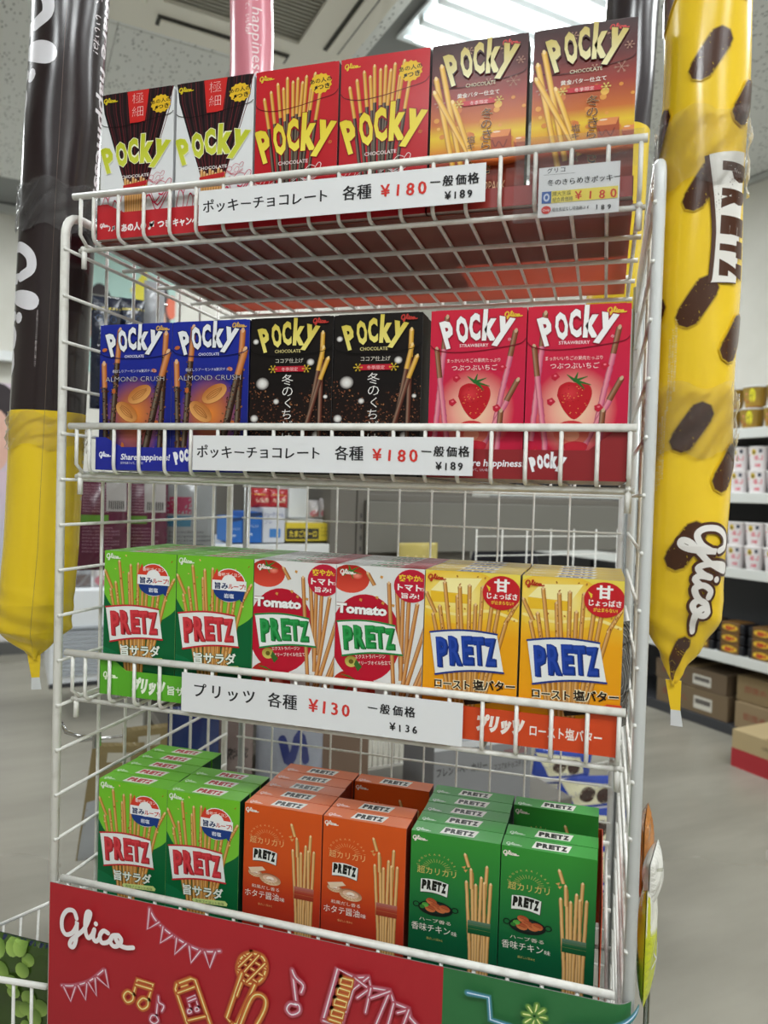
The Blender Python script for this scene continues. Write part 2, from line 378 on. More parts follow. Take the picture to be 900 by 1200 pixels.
def small_pretz(a, x, y, w, h, rot=.06):
    k = w; cr, sr = math.cos(rot), math.sin(rot); T = lambda u, v: (x + u * w * cr - v * h * sr, y + u * w * sr + v * h * cr)
    n = 8
    top = [T(i / n, .04 - .12 * math.sin(PI * i / n)) for i in range(n + 1)]; bot = [T(.03 + .97 * i / n, 1 - .12 * math.sin(PI * i / n)) for i in range(n + 1)]
    a.poly([(p[0] + .6, p[1] + .7) for p in top + bot[::-1]], '3a3a34'); a.poly(top + bot[::-1], 'e9ebe6')
    for ch, u in (('P', .14), ('R', .325), ('E', .51), ('T', .68), ('Z', .86)):
        q = T(u, .46 - .1 * math.sin(PI * u)); a.glyph(ch, q[0], q[1], w * .17, h * .72, rot, '15160f', .09)
def burst(a, cx, cy, r, col, n=14):
    a.poly([(cx + (r if k % 2 else r * .88) * math.cos(PI * k / n), cy + (r if k % 2 else r * .88) * math.sin(PI * k / n)) for k in range(2 * n)], col)
def lid(a, y0, y1, col, w=.9, depth=9): a.line([(0, y0), (5, y0 + depth * .6), (20, y0 + depth), (43, (y0 + y1) / 2 + depth * 1.15), (66, y1 + depth), (81, y1 + depth * .6), (86, y1)], w, col, 5, cap=False)
def flake(a, x, y, r, col):
    a.up(); a.hold += 1
    for k in range(6):
        an = k * PI / 3; X, Y = x + r * math.cos(an), y + r * math.sin(an); a.line([(x, y), (X, Y)], .5, col, 0)
        for s_ in (-.5, .5): a.line([(x + .6 * (X - x), y + .6 * (Y - y)), (x + .6 * (X - x) + .35 * r * math.cos(an + s_), y + .6 * (Y - y) + .35 * r * math.sin(an + s_))], .4, col, 0)
    a.hold -= 1
def doodle(a, x, y, col, s=1.0):
    a.up(); a.hold += 1
    for q in ([(0, 8), (4, 2), (9, 5), (6, 11), (0, 8)], [(8, 4), (14, -2), (20, 0)], [(12, 10), (16, 4), (20, 6), (18, 12), (13, 12)], [(20, 2), (24, -4), (27, -2), (25, 4), (21, 5)], [(3, 12), (8, 15), (14, 13)], [(-6, 14), (2, 10), (12, 16), (26, 8)], [(-6, 16), (2, 12), (12, 18), (26, 10)]):
        a.line([(x + p[0] * s, y + p[1] * s) for p in q], .6 * s, col, 4)
    a.hold -= 1
def badge_song(a, x, y, r):
    burst(a, x, y, r, 'e9bd2c'); a.text('あの人の', x, y - r * .12, r * .5, '2a1a12', al='c', bold=.02, rot=-.08); a.text('♫つき', x + r * .1, y + r * .52, r * .56, '2a1a12', al='c', bold=.03, rot=-.08)

def art_thin():
    a = Art(); r = random.Random(1); a.grad(0, 0, 86, 150, 'e6e8ea')
    a.poly([(0, 0), (86, 0), (82, 14), (56, 124), (30, 124), (3, 24)], '20161a')
    for i in range(30):
        u = i / 29; a.hold = 0 if i % 2 == 0 else 1
        a.line([(1.5 + 83 * u, 0), (4 + 78 * u, 25), (30.5 + 25 * u, 124)], .75, ('6d2228' if i % 2 else '4c1f24') if i % 3 else '0e0a0c', 0)
    a.hold = 0
    for i in range(9): stick(a, 30 + i * 3.2, 112 + (i % 3) * 3, 33 + i * 2.3, 152, 3.3, 'dca45c', '9a6028')
    a.poly([(31, 0), (57, 0), (52.5, 41), (34.5, 41)], 'cf2a27'); a.text('極細', 43.6, 15.5, 15, 'f2e6e2', al='c', bold=-.02, vert=True, lh=1.15)
    badge_song(a, 71, 21, 12); a.script(3, 6, 16, 'd8c22a', .08); a.text('CHOCOLATE', 42, 112, 5.4, 'f4f0f0', w=33, al='c', bold=.01)
    lid(a, 38, 32, '14090b', .8, 6)
    a.poly([(28, 121), (56, 117), (56, 123), (28, 126)], 'c22a2c'); doodle(a, 57, 122, 'c92b52', 1.05); doodle(a, 2, 132, 'c92b52', .95); doodle(a, 58, 110, 'c92b52', .7)
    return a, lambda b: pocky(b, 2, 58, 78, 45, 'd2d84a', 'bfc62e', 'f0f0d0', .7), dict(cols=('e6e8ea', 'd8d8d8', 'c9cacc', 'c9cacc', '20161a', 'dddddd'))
def art_red():
    a = Art(); a.grad(0, 0, 86, 150, [(0, 'c8202a'), (1, 'b3161f')])
    top = [(9, 31, 30), (16, 24, 33), (23, 16, 36), (29, 22, 38), (33, 11, 37), (39, 16, 41), (44, 13, 42), (49, 18, 40), (53, 12, 45), (58, 25, 46), (62, 10, 44), (68, 26, 50)]
    for x, y, e in top: stick(a, x, y, e + (x - 38) * .05, 152, 3.6, 'e2a83a', 'a8691c', .28, '3c2420', '160c0e')
    lid(a, 37, 30, '6c0f16'); badge_song(a, 68, 22, 11.5); a.script(4, 6, 15, 'e6c63c', .07)
    a.text('CHOCOLATE', 41, 107, 5.6, 'f0dede', w=31, al='c', bold=.01); a.text('®', 77, 89, 5, 'd8a040')
    doodle(a, 46, 112, 'f4eaea', .9); a.ell(50, 116, 3, 3.6, '17100f'); doodle(a, 1, 118, 'f0d8d8', .8)
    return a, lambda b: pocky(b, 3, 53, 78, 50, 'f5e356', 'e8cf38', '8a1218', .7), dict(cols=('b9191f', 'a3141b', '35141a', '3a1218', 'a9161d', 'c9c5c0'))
def art_caramel():
    a = Art(); r = random.Random(3); a.grad(0, 0, 86, 150, [(0, '32100f'), (.2, '5c1a18'), (.38, '9c3020'), (.55, 'c86a20'), (.64, 'e8c428'), (.74, 'd98a24'), (.82, '9c3a1c'), (1, '5a1714')])
    a.up()
    for _ in range(22): a.ell(r.uniform(4, 84), r.uniform(58, 104), *([r.uniform(1.5, 4)] * 2), r.choice(('e09a3c', 'd98a30', 'e9b650', 'cf7430')))
    for p in ((68, 12, 7), (74, 46, 6), (52, 44, 4), (8, 60, 5), (34, 10, 4), (80, 26, 4)): flake(a, *p, 'b98a76')
    lid(a, 38, 34, '3c0d0c', .7, 8)
    for q in ((9, 22, 30, 132), (4, 34, 26, 140), (3, 48, 38, 120), (20, 60, 42, 128)): stick(a, *q, 5, 'f0bc3c', 'b8741c')
    a.script(64, 5, 15, 'd2403c', .07); a.text('CHOCOLATE', 45, 47, 5.2, 'e9dfc0', w=27, al='c')
    a.text('黄金バター仕立て', 43, 57, 5, 'f6eee4', w=38, al='c', bold=.01); a.poly([(30, 61), (58, 61), (60, 63.5), (58, 66), (30, 66), (28, 63.5)], 'c4202e'); a.text('冬季限定', 44, 65.3, 4.2, 'f2d8d0', al='c'); flake(a, 26, 63.5, 4, 'e0cf6a'); flake(a, 62, 63.5, 4, 'e0cf6a')
    a.text('冬のきらめき', 52, 80, 11.5, '241014', vert=True, bold=.0, jit=.8, out='e8b070', ow=.25, lh=.95); a.text('塩キャラメル', 38, 104, 8, '241014', vert=True, out='e8b070', ow=.2, lh=.95)
    for x, y, k in ((55, 99, 1.15), (76, 107, .85)):
        a.poly([(x, y), (x + 3 * k, y - 4 * k), (x + 16 * k, y - 4 * k), (x + 17 * k, y + 15 * k), (x + 2 * k, y + 17 * k)], 'a84a22'); a.poly([(x, y), (x + 3 * k, y - 4 * k), (x + 16 * k, y - 4 * k), (x + 14 * k, y + 2 * k), (x + 1 * k, y + 2 * k)], 'e08a4c')
        a.line([(x + 2, y + 5), (x + 5, y + 12), (x + 8, y + 7), (x + 12, y + 13), (x + 15, y + 6)], 1.3, '7c2c14', 4); a.ell(x + 5 * k, y - 2.6 * k, 3 * k, .8, 'f6dcc0')
    a.ell(64, 122, 26, 8, 'b2521c'); a.ell(62, 120, 18, 5, 'd2702a'); a.text('2PACK', 52, 143, 6, 'e8b890', bold=.0); a.text('チョコレート菓子', 46, 148, 3.4, 'e0b090')
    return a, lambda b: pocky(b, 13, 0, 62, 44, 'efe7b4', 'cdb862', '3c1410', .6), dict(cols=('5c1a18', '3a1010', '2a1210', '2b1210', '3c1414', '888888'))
def art_almond():
    a = Art(); r = random.Random(4); a.grad(0, 0, 86, 150, [(0, '202f9c'), (.6, '1b2688'), (1, '151c60')])
    a.glow(44, 108, 36, 46, 'e88a34', '1b2688', mid='a85a48')
    def nut(x0, y0, x1, y1, w, cut=.28):
        stick(a, x0, y0, x1, y1, w, 'cf7c3c', '8a4420', cut, '3c2018', '1c0e0c'); L = 60
        a.up(); a.hold += 1
        for _ in range(L): t = cut + (1 - cut) * r.random(); a.ell(x0 + (x1 - x0) * t + r.uniform(-.7, .7) * w, y0 + (y1 - y0) * t, r.uniform(.7, 1.6), r.uniform(.6, 1.1), r.choice(('2a1610', '4a2a1c', '6a4028', '8a5a3c')), r.random() * 3, 6)
        a.hold -= 1
    nut(24, 6, 14, 148, 6.5); nut(5, 46, 10, 150, 6.5); nut(79, 12, 73, 150, 6.5, .2); nut(82, 34, 52, 150, 7.5, .25)
    for x, y, ro in ((49, 84, -.6), (34, 105, .75)):
        a.ell(x, y, 15.5, 9, 'b5692e', ro, 22, 'e5a862')
        for q in (-3, -1, 1, 3): a.line([(x - 10 * math.cos(ro) - q * math.sin(ro) * .5, y - 10 * math.sin(ro) + q * .5), (x - q * math.sin(ro), y + q), (x + 10 * math.cos(ro), y + 10 * math.sin(ro) + q * .4)], .5, '8a4a1c', 4)
    for x, y in ((6, 30), (18, 80), (66, 56), (70, 118), (66, 142), (30, 140)): a.ell(x, y, 3.4, 2.4, 'c06a34', r.random() * 3, 6)
    lid(a, 32, 32, '0c1350', .9, 8); a.script(68, 4, 15, 'd8ac5c', .08); a.text('CHOCOLATE', 42, 40, 4.6, 'e8e8f4', w=23, al='c', bold=.01)
    a.text('香ばしりアーモンド&贅沢チョコ', 42, 57.5, 3.9, 'd8d8e8', w=52, al='c'); a.text('ALMOND CRUSH', 43, 68.5, 8.4, 'e8e6e4', w=70, al='c', bold=-.022, out='241a40', ow=.25)
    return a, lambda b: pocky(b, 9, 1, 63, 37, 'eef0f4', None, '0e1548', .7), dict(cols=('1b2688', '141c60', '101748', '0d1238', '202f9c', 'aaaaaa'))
def art_cocoa():
    a = Art(); r = random.Random(5); a.grad(0, 0, 86, 150, [(0, '15100f'), (.5, '120c0c'), (1, '2a1712')])
    a.up(); a.hold += 1
    for _ in range(760):
        x = r.uniform(0, 86); edge = 96 - 44 * abs(x / 86 - .45) ** .8 * 1.2; y = edge + (150 - edge) * r.random() ** .8
        a.ell(x, y, r.uniform(.5, 1.5), r.uniform(.4, 1.0), r.choice(('4a2a1c', '6a3c28', '34201a', '8a5238', 'a06a44', '241410')), r.random() * 3, 5)
    a.hold -= 1
    for x, y, q in ((6, 26, 3.4), (64, 50, 4.2), (14, 73, 7.2), (29, 93, 3.4), (6, 112, 4.6), (80, 88, 2.5), (72, 130, 5)): a.glow(x, y, q, q, 'f2f2f0', '2a201e', 16, 'd8d4d0')
    for q in ((76, 18, 74, 150), (77, 34, 54, 150), (82, 46, 46, 152)): stick(a, *q, 4.6, 'e2b03c', 'a06c1c', .22, '6a3426', '2c1410')
    lid(a, 34, 32, '000000', .8, 8); a.script(66, 3, 15, 'c03c34', .08); a.text('CHOCOLATE', 40, 39, 5, 'e2d48c', w=27, al='c', bold=.01)
    a.text('ココア仕上げ', 42, 50, 5.6, 'e8e2d4', w=29, al='c'); a.poly([(28, 54), (57, 54), (59, 57), (57, 60), (28, 60), (26, 57)], 'c01e34'); a.text('冬季限定', 42.5, 59, 4.4, 'f4c8c8', al='c'); flake(a, 25, 57, 4.5, 'e0c23c'); flake(a, 60, 57, 4.5, 'e0c23c')
    a.text('冬のくちどけ', 41, 74, 13, 'f2f0ec', vert=True, jit=.8, lh=.98, bold=-.005)
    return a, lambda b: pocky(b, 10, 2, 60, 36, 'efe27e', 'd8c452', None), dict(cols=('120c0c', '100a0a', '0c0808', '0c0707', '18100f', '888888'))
def art_berry():
    a = Art(); r = random.Random(6); a.grad(0, 0, 86, 150, [(0, 'd0223c'), (.5, 'cb2248'), (1, 'c01c3c')])
    a.glow(42, 100, 36, 42, 'f2d8b4', 'cd2244', mid='eaa090')
    for q in ((15, 6, 6, 130), (6, 38, 20, 150), (77, 22, 60, 118), (80, 70, 44, 150), (66, 100, 62, 152)): stick(a, *q, 5, '8a5030', '5a2a1c', .26, 'dd7894', 'b03c60', .35, r)
    a.poly(spline([(27, 86), (29, 77), (36, 73), (42, 74), (49, 73), (55, 78), (56, 87), (51, 100), (42, 109), (33, 100), (27, 86)], 4), 'bf1a28'); a.glow(38, 84, 9, 9, 'd83a42', 'bf1a28', 16)
    dotted(a, r, 44, 31, 53, 76, 104, .35, .6, ('e8b060', '8c0e1c'))
    a.up(); a.hold += 1
    for q in ((42, 72, 52, 68), (42, 72, 55, 76), (42, 72, 35, 66), (44, 73, 50, 80), (42, 71, 44, 64)): a.line([(q[0], q[1]), (q[2], q[3])], 3, '2a6a2c', 0, .8)
    a.hold -= 1
    a.ell(40, 122, 15, 12, 'c83038', 0, 22, 'e8806c'); a.ell(40, 124, 7, 6, 'e89a80'); a.ell(44, 134, 10, 4, 'c22838')
    for x, y in ((25, 68), (22, 92), (62, 98), (66, 58), (10, 138), (76, 140), (64, 146)): a.poly([(x - 3.5, y - 2), (x + 1, y - 4), (x + 4, y), (x, y + 4), (x - 3, y + 2)], 'c4203a'); a.ell(x, y - 1, 1.2, .9, 'e87888')
    lid(a, 34, 30, '7c0e24', .9, 8); a.script(67, 4, 15, 'e8c23c', .08); a.text('STRAWBERRY', 40, 37, 4.4, 'f6dce0', w=26, al='c', bold=.01); a.text('®', 70, 32, 4, 'f0c8d0')
    a.text('まっかいいちごの果肉たっぷり', 40, 52, 4.4, 'f8dcd8', w=48, al='c'); a.text('つぶつぶいちご', 41, 60, 6.4, 'f8ece8', w=41, al='c', bold=.0)
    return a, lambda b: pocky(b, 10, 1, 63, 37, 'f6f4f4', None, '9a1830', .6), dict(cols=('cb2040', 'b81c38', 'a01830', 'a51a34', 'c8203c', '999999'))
PRETZ_FAN = ((18, 12, 31), (30, 26, 35), (8, 47, 24), (14, 38, 27), (32, 16, 39), (41, 14, 42), (47, 34, 46), (53, 15, 49), (62, 30, 53), (68, 36, 56), (75, 50, 58), (84, 30, 62), (1, 24, 22))
def pretz_sticks(a, r, tip=0):
    for i, (x, y, e) in enumerate(PRETZ_FAN):
        f = 1 if 2 < x < 78 else .28; X1, Y1 = (e, 128) if f == 1 else (x + (e - x) * .45, y + 22)
        stick(a, x, y, X1, Y1, 3.7, 'd79a44', '96581e')
        if i % 2: seeds(a, r, x, y, X1, Y1, 3, 14)
    a.up(); a.hold += 1
    for _ in range(16): a.ell(r.uniform(3, 84), r.uniform(3, 60), r.uniform(.7, 1.7), r.uniform(.6, 1.2), r.choice(('c88a3a', 'e6c07a', 'a86424')), r.random() * 3, 5)
    a.hold -= 1
    for i in range(6): stick(a, 24 + i * 5, 100, 31 + i * 3, 150, 3.6, 'd79a44', '96581e')
def art_salad():
    a = Art(); r = random.Random(8); a.grad(0, 0, 86, 150, [(0, '74c22c'), (.5, '7cc63a'), (1, '5aa828')])
    a.poly([(0, 52)] + spline([(0, 52), (10, 68), (30, 84), (60, 84), (78, 74), (86, 66)], 4) + [(86, 150), (0, 150)], '0c6436')
    a.poly([(0, 118)] + spline([(0, 118), (20, 126), (44, 150)], 4) + [(0, 150)], '127244')
    pretz_sticks(a, r); a.script(3, 4, 17, 'eaf4e0', .07)
    x, y = 60, 32; a.ell(x, y, 18.6, 19.6, 'eef0f0', 0, 30); a.ell(x, y, 17.6, 18.6, 'd8402c', 0, 30); a.poly([(x - 17.8, y + 6)] + [(x - 17.4 * math.cos(PI * k / 14), y + 6 + 13 * math.sin(PI * k / 14)) for k in range(15)] + [(x + 17.8, y + 6)], '1c3c84')
    a.poly([(x - 14, y - 19), (x - 20, y - 3), (x - 10, y - 8)], 'd8402c'); a.poly([(x + 15, y + 19), (x + 8, y + 12), (x + 18, y + 4)], '1c3c84'); a.poly([(x - 19, y - 5.5), (x + 19, y - 5.5), (x + 19, y + 6), (x - 19, y + 6)], 'f2f2f2'); a.ell(x, y - 3, 8.5, 9.5, 'f2f2f2')
    a.text('香味ブイヨン', x, y - 10.5, 4.6, 'f6dcd4', al='c', w=26, bold=.02); a.text('旨み', x - 8.5, y + 4, 8, '1c3060', al='c', bold=.035); a.text('ループ!', x + 8.6, y + 3.6, 6.6, 'c83020', al='c', w=19, bold=.03); a.text('岩塩', x, y + 14.5, 5.6, 'e8eef8', al='c', bold=.02)
    a.text('旨サラダ', 46, 124, 13.5, 'f2f6ee', al='c', w=48, bold=.03, rot=-.06, out='0c5a34', ow=.5); a.poly([(34, 129), (72, 125), (75, 128), (74, 131), (36, 134), (33, 132)], 'cfe08c'); a.text('香味ブイヨンと岩塩', 54, 131.5, 3.3, '1c5a30', al='c', w=34, rot=-.08)
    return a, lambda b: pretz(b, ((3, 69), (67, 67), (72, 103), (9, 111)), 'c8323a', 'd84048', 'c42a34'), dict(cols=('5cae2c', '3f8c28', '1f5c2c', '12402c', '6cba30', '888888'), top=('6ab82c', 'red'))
def art_tomato():
    a = Art(); r = random.Random(9); a.grad(0, 0, 86, 150, 'e4e4e2')
    for x, y, q in ((14, 16, 19), (20, 142, 22)):
        a.ell(x, y, q, q * .88, 'a81c14', 0, 28, 'e0503c'); a.glow(x + q * .35, y - q * .2, q * .3, q * .22, 'f0907c', 'cc3a2a', 12)
        a.up(); a.hold += 1
        for k in range(6): an = k * PI / 3 + .3; a.line([(x, y - q * .45), (x + q * .6 * math.cos(an), y - q * .45 + q * .45 * math.sin(an))], 2.6, '3c7a2a', 0, .8)
        a.hold -= 1
    a.ell(30, 84, 35, 51, 'bd1730', 0, 36)
    for q in ((52, 18, 62, 150), (60, 26, 66, 120), (66, 30, 66, 130), (72, 28, 70, 110), (80, 40, 62, 150), (90, 58, 60, 150), (96, 84, 62, 152), (90, 108, 70, 150), (31, 8, 38, 22)): stick(a, *q, 4, 'cf8c44', '8c4c20'); 
    for x, y in ((44, 10), (40, 34), (46, 40), (24, 38), (56, 42), (60, 22)): a.poly([(x, y), (x + 2.4, y + .8), (x + 1.6, y + 4), (x - .8, y + 2.4)], 'd69a4c')
    a.ell(74, 20, 17, 19, 'c2203a', 0, 26); a.text('爽やか', 72, 14, 8, 'f0d238', al='c', w=21, bold=.03); a.text('な', 83, 14, 4.6, 'f0d238', al='c'); a.text('トマト', 72, 25, 8.4, 'f6f2f0', al='c', w=23, bold=.04); a.text('の', 84, 25, 5, 'f6f2f0', al='c'); a.text('旨み!', 73, 34, 7, 'f6f2f0', al='c', w=17, bold=.02)
    a.text('Tomato', 26, 56, 15, 'f6f6f4', al='c', w=50, bold=.05, out='8a1020', ow=.6); a.script(4, 6, 15, 'f2e8e4', .08)
    a.text('エクストラバージン', 36, 107, 5, 'f6e8e4', al='c', w=30, rot=-.12, bold=.01); a.text('オリーブオイル仕立て', 40, 114, 5, 'f6e8e4', al='c', w=33, rot=-.12, bold=.01); a.ell(17, 113, 6.2, 6.6, '9a8a34', 0, 18, 'd8cc6a'); a.ell(17, 113, 2.4, 2.8, '6a5a20'); a.poly([(22, 110), (28, 118), (24, 124), (20, 116)], '3c6a2c')
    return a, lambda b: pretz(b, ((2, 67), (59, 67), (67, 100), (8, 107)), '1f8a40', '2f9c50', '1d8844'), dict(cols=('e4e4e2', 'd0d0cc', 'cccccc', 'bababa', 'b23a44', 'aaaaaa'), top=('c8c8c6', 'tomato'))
def art_butter():
    a = Art(); r = random.Random(10); a.grad(0, 0, 86, 150, [(0, 'f0dc5c'), (.25, 'f2c83c'), (.45, 'f0a81c'), (1, 'ee9a12')])
    a.glow(30, 26, 42, 30, 'fbf0b0', 'f1c43a', mid='f8dc6c'); a.poly([(5, 22), (16, 8), (52, 6), (42, 22), (40, 34), (6, 34)], 'f0c030'); a.poly([(5, 22), (16, 8), (52, 6), (42, 24)], 'fdf0a8'); a.line([(2, 40), (30, 46), (60, 40), (84, 48)], 3, 'fae490', 5)
    pretz_sticks(a, r); a.script(3, 5, 16, 'b83a24', .08)
    a.ell(70, 20, 17, 18, 'c8242c', 0, 26); a.text('甘', 70, 17.5, 14, 'f8f6f2', al='c', bold=.04); a.text('じょっぱさ', 70.5, 26, 7, 'f8f6f2', al='c', w=27, bold=.03); a.text('が止まらない!', 71, 32, 4.4, 'f0d040', al='c', w=20, bold=.02)
    for k in range(3): a.poly([(56 + k * 1.8, 12 + k * 3.6), (60, 15 + k * 2), (58.6, 18 + k * 1.2)], 'f0d040')
    a.text('ロースト', 28, 125, 10.5, '24180e', al='c', w=33, bold=.03, rot=-.02, out='f8ecc8', ow=.7); a.text('塩バター', 66, 123, 11.5, '24180e', al='c', w=38, bold=.03, rot=-.06, out='f8ecc8', ow=.7); a.poly([(38, 132), (76, 128), (78, 131), (76, 134), (40, 137)], '2c1c10')
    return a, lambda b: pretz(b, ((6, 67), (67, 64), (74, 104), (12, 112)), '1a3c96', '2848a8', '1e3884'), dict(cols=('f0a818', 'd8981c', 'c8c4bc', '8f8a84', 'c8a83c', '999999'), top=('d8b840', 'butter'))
def bundle(a, r, band):
    S = ((66, 38, 70, 76), (75, 48, 74, 82)); base = ((55, 52, 61, 150), (60, 40, 64, 150), (64, 54, 66, 150), (69, 44, 68, 150), (74, 30, 71, 150), (72, 50, 74, 150), (78, 50, 76, 150), (59, 36, 60, 60))
    for x0, y0, x1, y1 in base: stick(a, x0, y0, x1, y1, 3.5, 'dfae68', '8f5a2c', rough=.2, rnd=r)
    stick(a, 53, 19, 57, 34, 3.6, 'dfae68', '8f5a2c'); a.poly([(50, 35), (54, 33), (53, 37)], 'd6a060'); a.poly([(52, 38), (56, 37), (54, 41)], 'd6a060')
    a.grad(57.5, 98, 79, 114, [(0, mix(band, 'ffffff', .12)), (.5, band), (1, mix(band, '000000', .25))])
    a.line([(58, 103), (79, 103)], .3, mix(band, 'e8c070', .3), 0); a.line([(58, 108), (79, 108)], .3, mix(band, 'e8c070', .3), 0)
def art_premium(kind):
    a = Art(); r = random.Random(12)
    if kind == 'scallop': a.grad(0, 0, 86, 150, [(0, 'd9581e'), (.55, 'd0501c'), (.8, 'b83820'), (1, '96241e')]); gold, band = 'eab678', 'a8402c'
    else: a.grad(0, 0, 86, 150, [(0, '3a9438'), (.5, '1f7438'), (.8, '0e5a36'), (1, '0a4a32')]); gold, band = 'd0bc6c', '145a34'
    bundle(a, r, band); a.script(2, 6, 14, 'f0e6dc', .08)
    a.up(); a.hold += 1
    for k in range(15): an = PI + PI * k / 14; a.line([(26 + 9 * math.cos(an), 43 + 8 * math.sin(an)), (26 + 14 * math.cos(an), 43 + 12 * math.sin(an))], .35, gold, 0)
    a.hold -= 1
    T = 'CHOUKARIKARI'
    for i, ch in enumerate(T): an = PI * (1 + (i + .5) / len(T)); a.text(ch, 26 + 17.5 * math.cos(an), 43 + 16.5 * math.sin(an), 3.2, gold, al='c', rot=an + PI / 2)
    a.text('超カリカリ', 26, 50, 10, gold, al='c', w=38, bold=.005); small_pretz(a, 11, 57, 27, 17)
    if kind == 'scallop':
        for x, y, q in ((14, 90, 8), (31, 95, 12)):
            a.ell(x, y, q, q * .62, '9a5a3c', .15, 22, 'e8c8a0'); a.ell(x, y - 1, q * .7, q * .4, 'd09a78', .1, 18, 'f2dcc4'); a.ell(x, y - 1, q * .35, q * .22, 'f6e8d8')
            for k in range(7): a.line([(x, y), (x + q * .95 * math.cos(.3 + k * .42), y + q * .55 * math.sin(.3 + k * .42))], .3, 'a86a48', 0)
        a.poly([(6, 84), (22, 80), (26, 84), (10, 90)], 'e6cdb0'); l1, l2 = '和風だし香る', 'ホタテ醤油'
    else:
        a.ell(26, 92, 17, 9.5, '121c18', 0, 26); a.ring(7, 90, 3, 1, '121c18', n=12); a.ring(45, 90, 3, 1, '121c18', n=12); a.ell(26, 91, 14, 7, '1e2c26', 0, 24)
        for x, y in ((22, 84), (26, 89), (21, 93), (31, 92), (35, 90)): a.ell(x, y, 5.5, 4, '9c3c22', .3, 14, 'd07a48'); a.line([(x - 3, y - 1), (x + 3, y + .5)], .5, '6a2414', 0)
        a.ell(16, 89, 3.5, 3, '3c8c34', 0, 8, '6cb44c'); a.ell(13, 92, 2.6, 2.4, '2f7a30', 0, 8); l1, l2 = 'ハーブ香る', '香味チキン'
    a.text(l1, 26, 109, 5, 'efe2d4', al='c', w=31); a.text(l2, 22, 121, 10.5, 'f2eae0', al='c', w=38, bold=.0); a.text('味', 45, 121, 6, 'f2eae0', al='c'); a.text('香ばしい深みと', 26, 131, 3.2, gold, al='c', w=16)
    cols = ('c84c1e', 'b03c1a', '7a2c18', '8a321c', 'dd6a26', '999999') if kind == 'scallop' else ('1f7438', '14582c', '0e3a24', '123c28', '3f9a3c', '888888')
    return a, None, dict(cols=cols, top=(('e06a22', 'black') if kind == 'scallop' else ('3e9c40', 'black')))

BW, BD, BH = .086, .0225, .150
def top_art(base, style):
    a = Art(86, 22.5); a.grad(0, 0, 86, 22.5, base); a.script(4, 15, 14, mix(base, 'ffffff', .5), .08)
    if style == 'tomato': a.poly([(36, 0), (86, 0), (86, 22.5), (50, 22.5)], 'a82c3c')
    a.poly([(30, 5), (63, 4), (60, 18), (27, 19)], 'e8e6e0'); c = {'red': 'b82430', 'tomato': '1f8040', 'butter': '1c3a8c', 'black': '14140f'}[style]
    for ch, x in (('P', 33.5), ('R', 39.3), ('E', 45), ('T', 50.6), ('Z', 56.3)): a.glyph(ch, x, 11.6, 5.6, 9.5, 0, c, .08)
    return a
KINDS = {}
KY = {'thin': .79, 'red': .86, 'caramel': .87, 'almond': .86, 'cocoa': .87, 'berry': .90, 'salad': .86, 'tomato': .81, 'butter': .85, 'scallop': .79, 'chicken': .785}
def make_kind(k, fn):
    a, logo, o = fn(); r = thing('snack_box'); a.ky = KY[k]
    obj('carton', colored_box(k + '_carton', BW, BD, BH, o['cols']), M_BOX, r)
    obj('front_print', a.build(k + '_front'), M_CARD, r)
    if logo:
        b = Art(h0=a.h + .03); b.ky = KY[k]; logo(b); obj('brand_lettering', b.build(k + '_lettering'), M_CARD, r)
    if 'top' in o:
        t = top_art(*o['top']); obj('top_print', t.build(k + '_top', lambda x, y, h: (x / 1000, (t.H - y) / 1000, BH + h / 1000)), M_CARD, r)
    else:
        obj('lid_flap', box(k + '_flap', .004, BW - .004, -.0, BD - .001, BH - .0002, BH + .0004), mat(k + '_flap', o['cols'][4], .35), r)
    KINDS[k] = r
for k, fn in (('thin', art_thin), ('red', art_red), ('caramel', art_caramel), ('almond', art_almond), ('cocoa', art_cocoa), ('berry', art_berry), ('salad', art_salad), ('tomato', art_tomato), ('butter', art_butter), ('scallop', lambda: art_premium('scallop')), ('chicken', lambda: art_premium('chicken'))): make_kind(k, fn)
USED = set()
def put(kind, x, y, z, label, group):
    r = KINDS[kind]
    if kind in USED: r = copy_tree(r)
    USED.add(kind); r.location = (x, y, z); return tag(r, label, 'snack box', group)

# ------------------------------------------------------------------ the shop around the rack
def struct(o): o['kind'] = 'structure'; return o
M_FLOOR = mat('polished_vinyl_floor', '8f8b7f', .3); noise_on(M_FLOOR, 1.6, 1, '837f74', '979387', 6, stretch=(1, 4, 1), lo=.3, hi=.7)
nt = M_FLOOR.node_tree; vn = nt.nodes.new('ShaderNodeTexNoise'); vn.inputs['Scale'].default_value = 3; vn.inputs['Detail'].default_value = 5
mr = nt.nodes.new('ShaderNodeMapRange'); mr.inputs['To Min'].default_value = .14; mr.inputs['To Max'].default_value = .42
nt.links.new(vn.outputs[0], mr.inputs[0]); nt.links.new(mr.outputs[0], nt.nodes['Principled BSDF'].inputs['Roughness'])
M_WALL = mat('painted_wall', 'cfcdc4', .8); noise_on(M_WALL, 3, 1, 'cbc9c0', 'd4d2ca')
M_WALL2 = mat('darkened_wall', 'a8a49b', .8); noise_on(M_WALL2, 3, 1, 'a4a097', 'aca89f')  # unseen walls, darkened to reflect less veil onto the cartons
M_TILE = mat('mineral_fibre_ceiling', 'c9cccb', .9)
